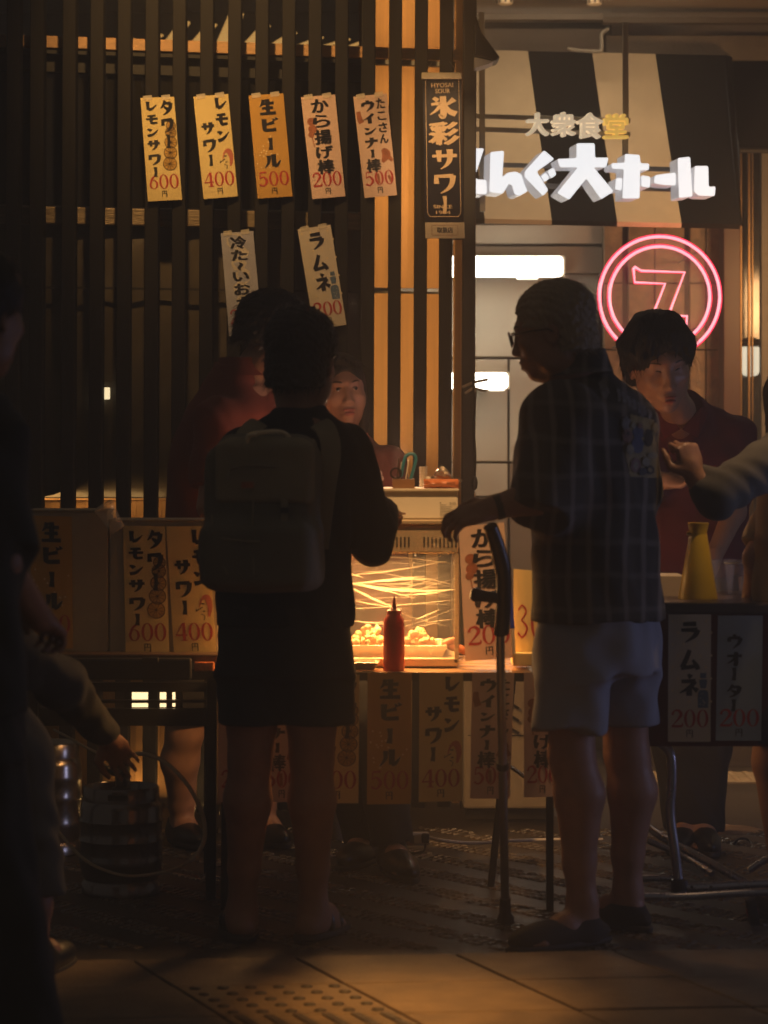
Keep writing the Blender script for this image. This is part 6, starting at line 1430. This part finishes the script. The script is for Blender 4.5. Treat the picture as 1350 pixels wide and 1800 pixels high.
# ================================================================== crutch
cr = thing('forearm_crutch', 'grey metal forearm crutch with black grip standing before the man in plaid', 'crutch', G(886, 7.54))
def cp_(x, y): return P(x, y, 7.0+(y-930)/690*.54)
mb = MB(); mb.tube(cat([tuple(cp_(862, 925)), tuple(cp_(874, 960)), tuple(cp_(885, 1010)), tuple(cp_(885, 1060)), tuple(cp_(882, 1112))]), [.019, .019, .019, .019, .02, .02, .02, .021, .021, .021, .021, .022, .022, .022, .022, .022]+[.020]*17, 12); mb.build('forearm_cuff', m_blkpl, cr, smooth=True)
mb = MB(); mb.tube([cp_(880, 1052), cp_(866, 1050), cp_(850, 1048), cp_(840, 1046), cp_(834, 1045), cp_(827, 1044)], [.016, .015, .0155, .017, .020, .012], 14); mb.build('hand_grip', m_blkpl, cr, smooth=True)
mb = MB(); mb.tube([cp_(879, 1112), cp_(888, 1588)], .0118, 14); mb.build('shaft', m_metal, cr, smooth=True)
for y in (1108, 1345): mb = MB(); mb.tube([cp_(879+(y-1112)*.019, y-5), cp_(879+(y-1112)*.019, y+6)], .0165, 14); mb.build('height_collar', m_blkpl, cr, smooth=True)
mb = MB(); mb.tube([cp_(888, 1578), cp_(888, 1606), cp_(889, 1614), cp_(889, 1622)], [.015, .017, .024, .023], 16); mb.build('rubber_foot', m_rubber, cr, smooth=True)

# ================================================================== left stall
m_boardw = M('cream_display_board', (.42, .36, .26), .6, var=.08)
lt = thing('stall_table', 'long dark stall table on the left holding two upright menu boards', 'table', G(230, 8.1)); lz = P(230, 1150, 7.86).z
a, b = P(40, HY, 7.86).x, P(385, HY, 7.86).x; mb = MB(); mb.box(((a+b)/2, 8.15, lz-.012), (b-a, .58, .024)); mb.build('table_top', M('dark_brown_top', (.09, .05, .03), .4), lt, bevel=.004)
for x, D in ((374, 7.90), (60, 7.90), (370, 8.38), (64, 8.38)): leg(zpt(x, D, lz-.025), zpt(x, D, 0), .03, 'leg', lt)
mb = MB(); mb.pbox(120, 1176, 385, 1195, 7.87, .02); mb.build('apron', m_darkmet, lt)
for (x0, y0, x1, y1, lab) in ((50, 899, 190, 1147, 'cream upright menu board at the far left of the stall table'), (192, 916, 384, 1150, 'cream upright menu board just left of the backpack man')):
    t = thing('menu_board', lab, 'board', P((x0+x1)/2, y1, 7.95), 'menu boards on the left stall table'); mb = MB(); mb.pbox(x0, y0, x1, y1, 7.95, .16); mb.build('box', m_boardw, t, bevel=.004)
    mb = MB(); mb.pbox(x0-1, y0-3, x1+1, y0, 7.945, .17); mb.build('lid', m_boardw, t, bevel=.002)
GL2 = 'menu strips on the left menu boards'
menu('beer', [(52, 906), (126, 908), (128, 1140), (56, 1138)], lambda a, b: 7.943, 'shaded beer menu strip on the far left board', GL2, curl=.002)
menu('tower', [(216, 924), (290, 925), (298, 1153), (221, 1153)], lambda a, b: 7.943, 'shaded lemon slice menu strip, 600 yen, on the board left of the backpack', GL2, curl=.002)
menu('lemon', [(292, 925), (366, 925), (381, 1152), (306, 1152)], lambda a, b: 7.943, 'shaded lemon sour menu strip, 400 yen, partly behind the backpack', GL2, curl=.002)
ob = thing('clear_cup', 'clear plastic cup of ice lying tilted on top of the menu boards', 'cup', P(198, 905, 7.93)); Rq = rot('Y', -32)
mb = MB(); mb.lathe([(.022, 0), (.030, .075), (.0315, .078)], P(208, 932, 7.92), 20, Rq, False); mb.build('cup_wall', M('clear_cup_plastic', (.85, .8, .7), .08, alpha=.3, spec=.9), ob, smooth=True)
mb = MB(); mb.lathe([(.032, .076), (.034, .079), (.032, .083), (.028, .088), (.001, .090)], P(208, 932, 7.92), 20, Rq); mb.build('cup_lid', M('clear_lid_plastic', (.8, .7, .5), .1, alpha=.4, spec=.9), ob, smooth=True)
cb = thing('cool_box', 'black cool box with a latch under the left stall table top', 'cool box', P(228, 1205, 7.80)); mb = MB(); mb.pbox(122, 1158, 336, 1196, 7.80, .04); mb.build('front', m_blkpl, cb, bevel=.006)
mb = MB(); mb.pbox(250, 1156, 278, 1165, 7.79, .012); mb.build('latch', m_rubber, cb, bevel=.002)
mb = MB(); mb.pbox(341, 1164, 376, 1180, 7.84, .06); tag(mb.build('orange_box', m_pack, None, bevel=.003), 'small orange packet at the right end below the left stall table top', 'packet')
sh_ = thing('storage_rack', 'black slatted storage rack under the left stall table with warm light shining through', 'rack', P(290, 1276, 8.2))
for (x0, y0, x1, y1) in ((70, 1200, 372, 1216), (70, 1231, 372, 1236), (70, 1246, 372, 1276)): mb = MB(); mb.pbox(x0, y0, x1, y1, 8.2, .03); mb.build('rack_rail', m_darkmet, sh_)
for x in (222, 262, 292, 306): mb = MB(); mb.pbox(x-3.5, 1212, x+18-3.5, 1248, 8.235, .02); mb.build('rack_upright', m_darkmet, sh_)
m_wl = M('warm_lamp_glow', (.9, .8, .6), .4, emit=(1, .72, .36), es=2.2)
for (x0, y0, x1, y1, lb) in ((232, 1217, 260, 1243, 'widest warm lamp shining through the storage rack'), (281, 1217, 292, 1243, 'second warm lamp glowing through the storage rack'), (303, 1217, 308, 1242, 'narrowest warm lamp glowing through the storage rack')):
    mb = MB(); mb.pbox(x0, y0, x1, y1, 8.232, .003); tag(mb.build('rack_lamp', m_wl, None), lb, 'lamp', 'lamps behind the storage rack')
# kegs
m_keg = M('dark_steel_keg', (.20, .19, .20), .22, .85, var=.2, vs=5, bump=.05, bs=40); m_keg2 = M('bright_steel_keg', (.46, .40, .33), .25, .95, var=.15, vs=5)
def keg(c, r_, h, mat, lab, coupler=True):
    t = thing('beer_keg', lab, 'keg', c, 'steel beer kegs on the ground at the left')
    pr = [(r_*.90, .0), (r_*.97, .006), (r_*.97, .035), (r_*.90, .045), (r_*.97, .06), (r_*1.0, .09), (r_*1.03, .10), (r_*1.0, .11), (r_*1.0, h*.48), (r_*1.035, h*.51), (r_*1.0, h*.54), (r_*1.0, h*.66), (r_*1.035, h*.69), (r_*1.0, h*.72), (r_*1.0, h*.80), (r_*.93, h*.87), (r_*.80, h*.90), (r_*.1, h*.91)]
    mb = MB(); mb.lathe(pr, c, 40); mb.build('barrel', mat, t, smooth=True)
    mb = MB(); mb.lathe([(r_*.93, h*.86), (r_*.93, h*.985), (r_*.90, h), (r_*.87, h*.985), (r_*.87, h*.86)], c, 40, caps=False); mb.build('top_chime', mat, t, smooth=True)
    for s_ in (-1, 1):
        mb = MB(); mb.box(Vector(c)+Vector((0, s_*r_*.90, h*.93)), (.06, r_*.09, .018)); mb.build('hand_slot', m_dark, t, bevel=.004)
    if coupler:
        mb = MB(); mb.lathe([(.030, h*.90), (.028, h*.98), (.018, h*.99), (.016, h*1.10), (.020, h*1.11), (.018, h*1.15), (.004, h*1.16)], c, 18); mb.build('coupler', m_blkpl, t, smooth=True)
        mb = MB(); mb.tube([Vector(c)+Vector((0, 0, h*1.09)), Vector(c)+Vector((-.055, -.03, h*1.18))], [.009, .012], 10); mb.build('coupler_lever', m_blkpl, t, smooth=True)
    return t
keg(G(216, 8.0), .120, .318, m_keg, 'dark steel beer keg with a hose coupler on the ground at the left')
keg(G(88, 8.75), .105, .36, m_keg2, 'brighter steel keg lit orange behind the stooping person', False)
m_hose = M('milky_hose', (.52, .44, .30), .3, var=.1, alpha=.85, spec=.6)
def hose(name, pts, r_, mat, lab, cat_='hose'):
    mb = MB(); mb.tube(cat([tuple(P(*p)) for p in pts], 8), r_, 8); return tag(mb.build(name, mat, None, smooth=True), lab, cat_)
hose('beer_hose', [(222, 1330, 7.97), (250, 1325, 7.9), (290, 1340, 7.85), (330, 1380, 7.8), (355, 1430, 7.78), (360, 1470, 7.76), (348, 1500, 7.74), (334, 1513, 7.73)], .0065, m_hose, 'milky beer hose looping from the keg coupler down to the right')
hose('thin_hose', [(95, 1283, 8.4), (120, 1296, 8.3), (150, 1313, 8.2), (176, 1326, 8.05), (200, 1345, 7.98)], .0042, m_hose, 'thin pale hose running from the rear keg to the front keg')
hose('floor_hose', [(94, 1450, 7.9), (118, 1480, 7.84), (150, 1512, 7.80), (190, 1532, 7.79), (235, 1540, 7.80), (300, 1530, 7.86), (334, 1513, 7.9)], .0045, m_hose, 'faint hose drooping in front of the dark keg')
# things behind the centre table
fr_ = thing('white_cabinet', 'white cabinet standing behind the centre table legs', 'cabinet', G(895, 9.45))
mb = MB(); mb.pbox(814, 1180, 978, 1422, 9.45, .35); mb.build('body', M('cream_cabinet', (.55, .47, .36), .5, var=.05), fr_, bevel=.01)
mb = MB(); mb.pbox(822, 1292, 970, 1294, 9.447, .004); mb.build('door_gap', m_joint, fr_)
mb = MB(); mb.pbox(820, 1423, 972, 1440, 9.50, .28); mb.build('plinth', m_dark, fr_)
for i in range(3): mb = MB(); mb.bar(P(846, 1205+i*20, 9.42), P(912, 1245+i*22, 9.42), .014, .008); mb.build('strap', m_blkpl, fr_)
bn = thing('white_bin', 'small white rounded bin behind the legs of the backpack man', 'bin', G(605, 9.1)); c = G(605, 9.1); mb = MB(); mb.lathe([(.05, .0), (.058, .01), (.070, .16), (.072, .165)], c, 24); mb.build('shell', m_paper_w, bn, smooth=True)
ps_ = thing('power_strip', 'white power strip with a black plug lying on the ground under the table', 'power strip', G(735, 8.7)); mb = MB(); mb.pbox(712, 1464, 755, 1487, 8.62, .035); mb.build('housing', m_paper_w, ps_, bevel=.008)
mb = MB(); mb.pbox(741, 1466, 755, 1482, 8.60, .02); mb.build('black_plug', m_blkpl, ps_, bevel=.004)
mb = MB(); mb.pbox(720, 1469, 728, 1482, 8.617, .004); mb.build('socket', m_frame, ps_)
hose('white_cable', [(755, 1472, 8.63), (775, 1477, 8.6), (830, 1482, 8.6), (900, 1478, 8.6), (990, 1476, 8.6), (1060, 1476, 8.6)], .0055, m_paper_w, 'white extension cable running right from the power strip', 'cable')
hose('black_cable', [(640, 1508, 8.5), (600, 1520, 8.45), (585, 1535, 8.40), (575, 1545, 8.36)], .004, m_blkpl, 'black cable curling behind the backpack man', 'cable')
hose('plug_cable', [(748, 1482, 8.6), (745, 1496, 8.6), (730, 1500, 8.6), (700, 1498, 8.62)], .0035, m_blkpl, 'short black cable under the power strip', 'cable')

# ================================================================== right stall
rt = thing('serving_counter', 'high folding counter with dark red cloth front and steel tube legs at the right', 'counter', G(1250, 7.7)); rz = P(1260, 1060, 7.44).z
a, b = P(1128, HY, 7.44).x, P(1440, HY, 7.44).x; mb = MB(); mb.box(((a+b)/2, 7.74, rz-.015), (b-a, .6, .03)); mb.build('counter_top', M('dark_counter_top', (.07, .05, .05), .3), rt, bevel=.006)
mb = MB(); mb.pbox(1128, 1070, 1440, 1312, 7.45, .012); mb.build('cloth_front', cloth('dark_red_cloth', (.12, .014, .012)), rt)
m_tube = M('steel_tube', (.42, .43, .50), .28, .9, var=.1)
def tb(pts, r_=.0125): mb = MB(); mb.tube(cat([tuple(P(*p)) for p in pts], 6), r_, 12); return mb.build('tube_leg', m_tube, rt, smooth=True)
tb([(1128, 1300, 7.55), (1160, 1306, 7.55), (1178, 1325, 7.55), (1181, 1370, 7.55), (1178, 1430, 7.55), (1187, 1500, 7.55), (1194, 1562, 7.56)], .014)
tb([(1138, 1452, 7.9), (1170, 1475, 7.8), (1240, 1512, 7.7), (1312, 1552, 7.6)], .012); tb([(1140, 1478, 7.9), (1200, 1505, 7.85), (1252, 1536, 7.75)], .009)
tb([(1194, 1560, 7.56), (1240, 1560, 7.56), (1300, 1556, 7.56), (1400, 1552, 7.56)], .014); tb([(1120, 1576, 7.45), (1200, 1576, 7.45), (1300, 1570, 7.45), (1400, 1566, 7.45)], .011); tb([(1125, 1544, 7.75), (1165, 1544, 7.75), (1200, 1546, 7.75)], .010); tb([(1316, 1530, 7.7), (1345, 1512, 7.7), (1400, 1490, 7.7)], .010)
mb = MB(); mb.lathe([(.018, -.028), (.024, -.024), (.024, .024), (.018, .028)], P(1194, 1562, 7.56), 14); mb.build('corner_joint', m_blkpl, rt, smooth=True)
for x in (1216, 1250): mb = MB(); mb.lathe([(.001, -.004), (.004, -.003), (.004, .002)], P(x, 1559, 7.546), 10, rot('X', -90)); mb.build('rivet', m_blkpl, rt)
wc = MB(); c = G(1326, 7.5); wc.lathe([(.020, -.014), (.038, -.012), (.041, 0), (.038, .012), (.020, .014)], c+Vector((0, 0, .042)), 22, rot('Y', 80)); o = wc.build('castor', m_rubber, rt, smooth=True)
wc = MB(); wc.lathe([(.001, -.017), (.012, -.016), (.012, .016), (.001, .017)], c+Vector((0, 0, .042)), 14, rot('Y', 80)); wc.build('hub', m_redsign, o, smooth=True)
GR = 'menu strips on the red counter cloth'
menu('ramune', [(1175, 1080), (1250, 1080), (1249, 1304), (1174, 1304)], lambda a, b: 7.44, 'shaded white soda menu strip with bottle on the red counter cloth', GR, curl=.003)
menu('bluewater', [(1262, 1082), (1341, 1082), (1338, 1302), (1258, 1302)], lambda a, b: 7.44, 'pale blue water menu strip partly covered by the right hand customer', GR, curl=.003)
mg = thing('megaphone', 'yellow plastic megaphone standing upright on the counter', 'megaphone', zpt(1227, 7.6, rz)); c = zpt(1228, 7.62, rz); k_ = 7.62/F_PX
m_yel = M('yellow_plastic', (.50, .36, .02), .38, var=.06, vs=20, spec=.5)
mb = MB(); mb.lathe([(34*k_, 0), (34.5*k_, 3*k_), (16*k_, 112*k_), (15*k_, 116*k_), (18.5*k_, 131*k_), (18.5*k_, 134*k_), (16.5*k_, 134*k_), (13*k_, 116*k_), (14*k_, 110*k_), (32*k_, 0)], c, 40, caps=False); mb.build('cone', m_yel, mg, smooth=True)
mb = MB(); mb.lathe([(.001, -.006), (.006, -.006), (.006, .006), (.001, .006)], c+Vector((-16.5*k_, -.004, 115*k_)), 10, rot('Y', 90)); mb.build('strap_lug', m_yel, mg)
mb = MB(); mb.pbox(1160, 1011, 1201, 1056, 7.75, .12); tag(mb.build('white_carton', m_paper_w, None, bevel=.004), 'small white carton behind the megaphone on the counter', 'box')
ccp = thing('plastic_cup', 'clear plastic cup standing on the counter right of the megaphone', 'cup', zpt(1298, 7.85, rz)); c = zpt(1297, 7.85, rz); m_cup = M('clear_plastic_cup', (.85, .85, .9), .06, alpha=.22, spec=1.0)
mb = MB(); mb.lathe([(.026, 0), (.037, .095), (.039, .097), (.039, .101), (.037, .101)], c, 26, None, False); mb.build('cup_wall', m_cup, ccp, smooth=True)
mb = MB(); mb.lathe([(.0255, 0), (.0255, .002)], c, 24); mb.build('cup_base', m_cup, ccp); mb = MB(); mb.lathe([(.0375, .088), (.039, .090), (.0375, .093)], c, 26, None, False); mb.build('cup_rim', m_whitepl, ccp, smooth=True)
c2 = zpt(1272, 7.95, rz); t = thing('plastic_cup', 'second clear cup further back behind the megaphone edge', 'cup', c2); mb = MB(); mb.lathe([(.026, 0), (.036, .09), (.038, .094)], c2, 24, None, False); mb.build('cup_wall', m_cup, t, smooth=True)
# things on the floor at the right
crumple('brown_bag', 1225, 1450, 1352, 1482, 9.35, .25, M('brown_paper', (.36, .22, .11), .7, bump=.5, bs=20), None, .004, lambda u: 1462-12*math.sin(u*3.1), 9); tag(bpy.data.objects['brown_bag'], 'crumpled brown paper sheet on the ground behind the steel tube legs', 'bag')
hose('coiled_cable', [(1228, 1484, 9.1), (1260, 1490, 9.0), (1300, 1492, 9.0), (1340, 1486, 9.0), (1400, 1484, 9)], .006, m_blkpl, 'black cable lying in front of the brown paper at the right', 'cable')
hose('curled_cable', [(1290, 1484, 9.0), (1300, 1474, 9.0), (1318, 1478, 9.0), (1330, 1500, 8.9), (1346, 1505, 8.8), (1400, 1500, 8.8)], .004, m_blkpl, 'thin curled black cable at the right edge of the ground', 'cable')
# a lamp post with the lamp over the pavement, above the frame
# ================================================================== people
plaid = plaid_man(); bp_ = backpack_man(); rm_ = red_man(); wo_ = woman(); ym_ = young_man(); rp_ = right_person(); lp_ = left_person(); kp_ = keg_person()
lp_.location.x -= .062
# flat print patches laid on the back of the plaid shirt
bpy.context.view_layer.update()
so = [o for o in plaid.children if o.name.startswith('plaid_shirt')][0]; me = so.data; off = root_loc(plaid)
bv = BVHTree.FromPolygons([v.co+off for v in me.vertices], [tuple(p.vertices) for p in me.polygons]); eye = Vector((0, 0, CAMZ))
def decal(name, poly, mat, lift, root=plaid, step=5.0):
    xs = [p[0] for p in poly]; ys = [p[1] for p in poly]
    def inside(x, y):
        c = False; n = len(poly)
        for i in range(n):
            (x1, y1), (x2, y2) = poly[i], poly[i-1]
            if (y1 > y) != (y2 > y) and x < (x2-x1)*(y-y1)/(y2-y1)+x1: c = not c
        return c
    mb = MB(); ids = {}; st = step/2.5
    nx, ny = int((max(xs)-min(xs))/st)+1, int((max(ys)-min(ys))/st)+1
    for i in range(nx):
        for j in range(ny):
            if not inside(min(xs)+(i+.5)*st, min(ys)+(j+.5)*st): continue
            q = []
            for (a, b) in ((i, j), (i, j+1), (i+1, j+1), (i+1, j)):
                if (a, b) not in ids:
                    d = (P(min(xs)+a*st, min(ys)+b*st, 7.0)-eye).normalized(); h = bv.ray_cast(eye, d)
                    ids[(a, b)] = None if h[0] is None else (len(mb.v), mb.v.append(tuple(h[0]-d*lift)))[0]
                q.append(ids[(a, b)])
            if None not in q: mb.f.append(tuple(q))
    if mb.f: mb.build(name, mat, root, smooth=True)
m_pyel = M('faded_yellow_print', (.28, .21, .09), .7, var=.3, vs=40); m_pblu = M('faded_blue_print', (.07, .085, .15), .7, var=.3, vs=40); m_ppnk = M('faded_pink_print', (.20, .11, .09), .7, var=.3, vs=40); m_pcrm = M('faded_cream_print', (.25, .22, .15), .7, var=.35, vs=50)
m_pgry = M('faded_grey_print', (.16, .15, .15), .7, var=.5, vs=60)
decal('back_print', [(1108, 728), (1150, 738), (1158, 840), (1108, 838), (1100, 800), (1105, 768)], m_pyel, .003)
rp2 = random.Random(4); m_pdark = M('dark_outline_print', (.03, .025, .02), .7); pal = [m_pblu, m_ppnk, m_pcrm, m_pyel, m_pgry]
def ell_(x, y, a, b, n=14, ph=0): return [(x+a*math.cos(2*math.pi*k/n+ph)*(1+.12*math.sin(3*k)), y+b*math.sin(2*math.pi*k/n+ph)) for k in range(n)]
for q, (x, y, a, b, m_) in enumerate(((1101, 745, 8, 13, m_pgry), (1103, 766, 9, 12, m_ppnk), (1122, 760, 10, 12, m_pblu), (1121, 782, 11, 15, m_pblu), (1140, 770, 8, 16, m_pdark), (1108, 790, 7, 9, m_pcrm), (1118, 818, 9, 13, m_ppnk), (1118, 818, 4, 7, m_pcrm), (1136, 812, 7, 8, m_pcrm), (1143, 826, 8, 8, m_pdark), (1130, 829, 7, 7, m_pdark), (1148, 800, 9, 5, m_pcrm), (1114, 748, 4, 5, m_pcrm), (1126, 748, 4, 5, m_ppnk), (1104, 762, 3, 3, m_pdark), (1143, 826, 4, 4, m_pyel), (1152, 752, 5, 9, m_pyel))):
    decal('back_print', ell_(x, y, a, b, ph=q), m_, .0040+.0007*q, step=3.5)
for q in range(7):
    x = 1084+q*9; decal('back_lettering', [(x, 682+q*6), (x+6, 684+q*6), (x+9, 704+q*5), (x+3, 706+q*5)], m_pgry, .003)
decal('shoulder_print', [(1052, 672), (1062, 666), (1072, 690), (1064, 702), (1056, 690)], m_pgry, .003)
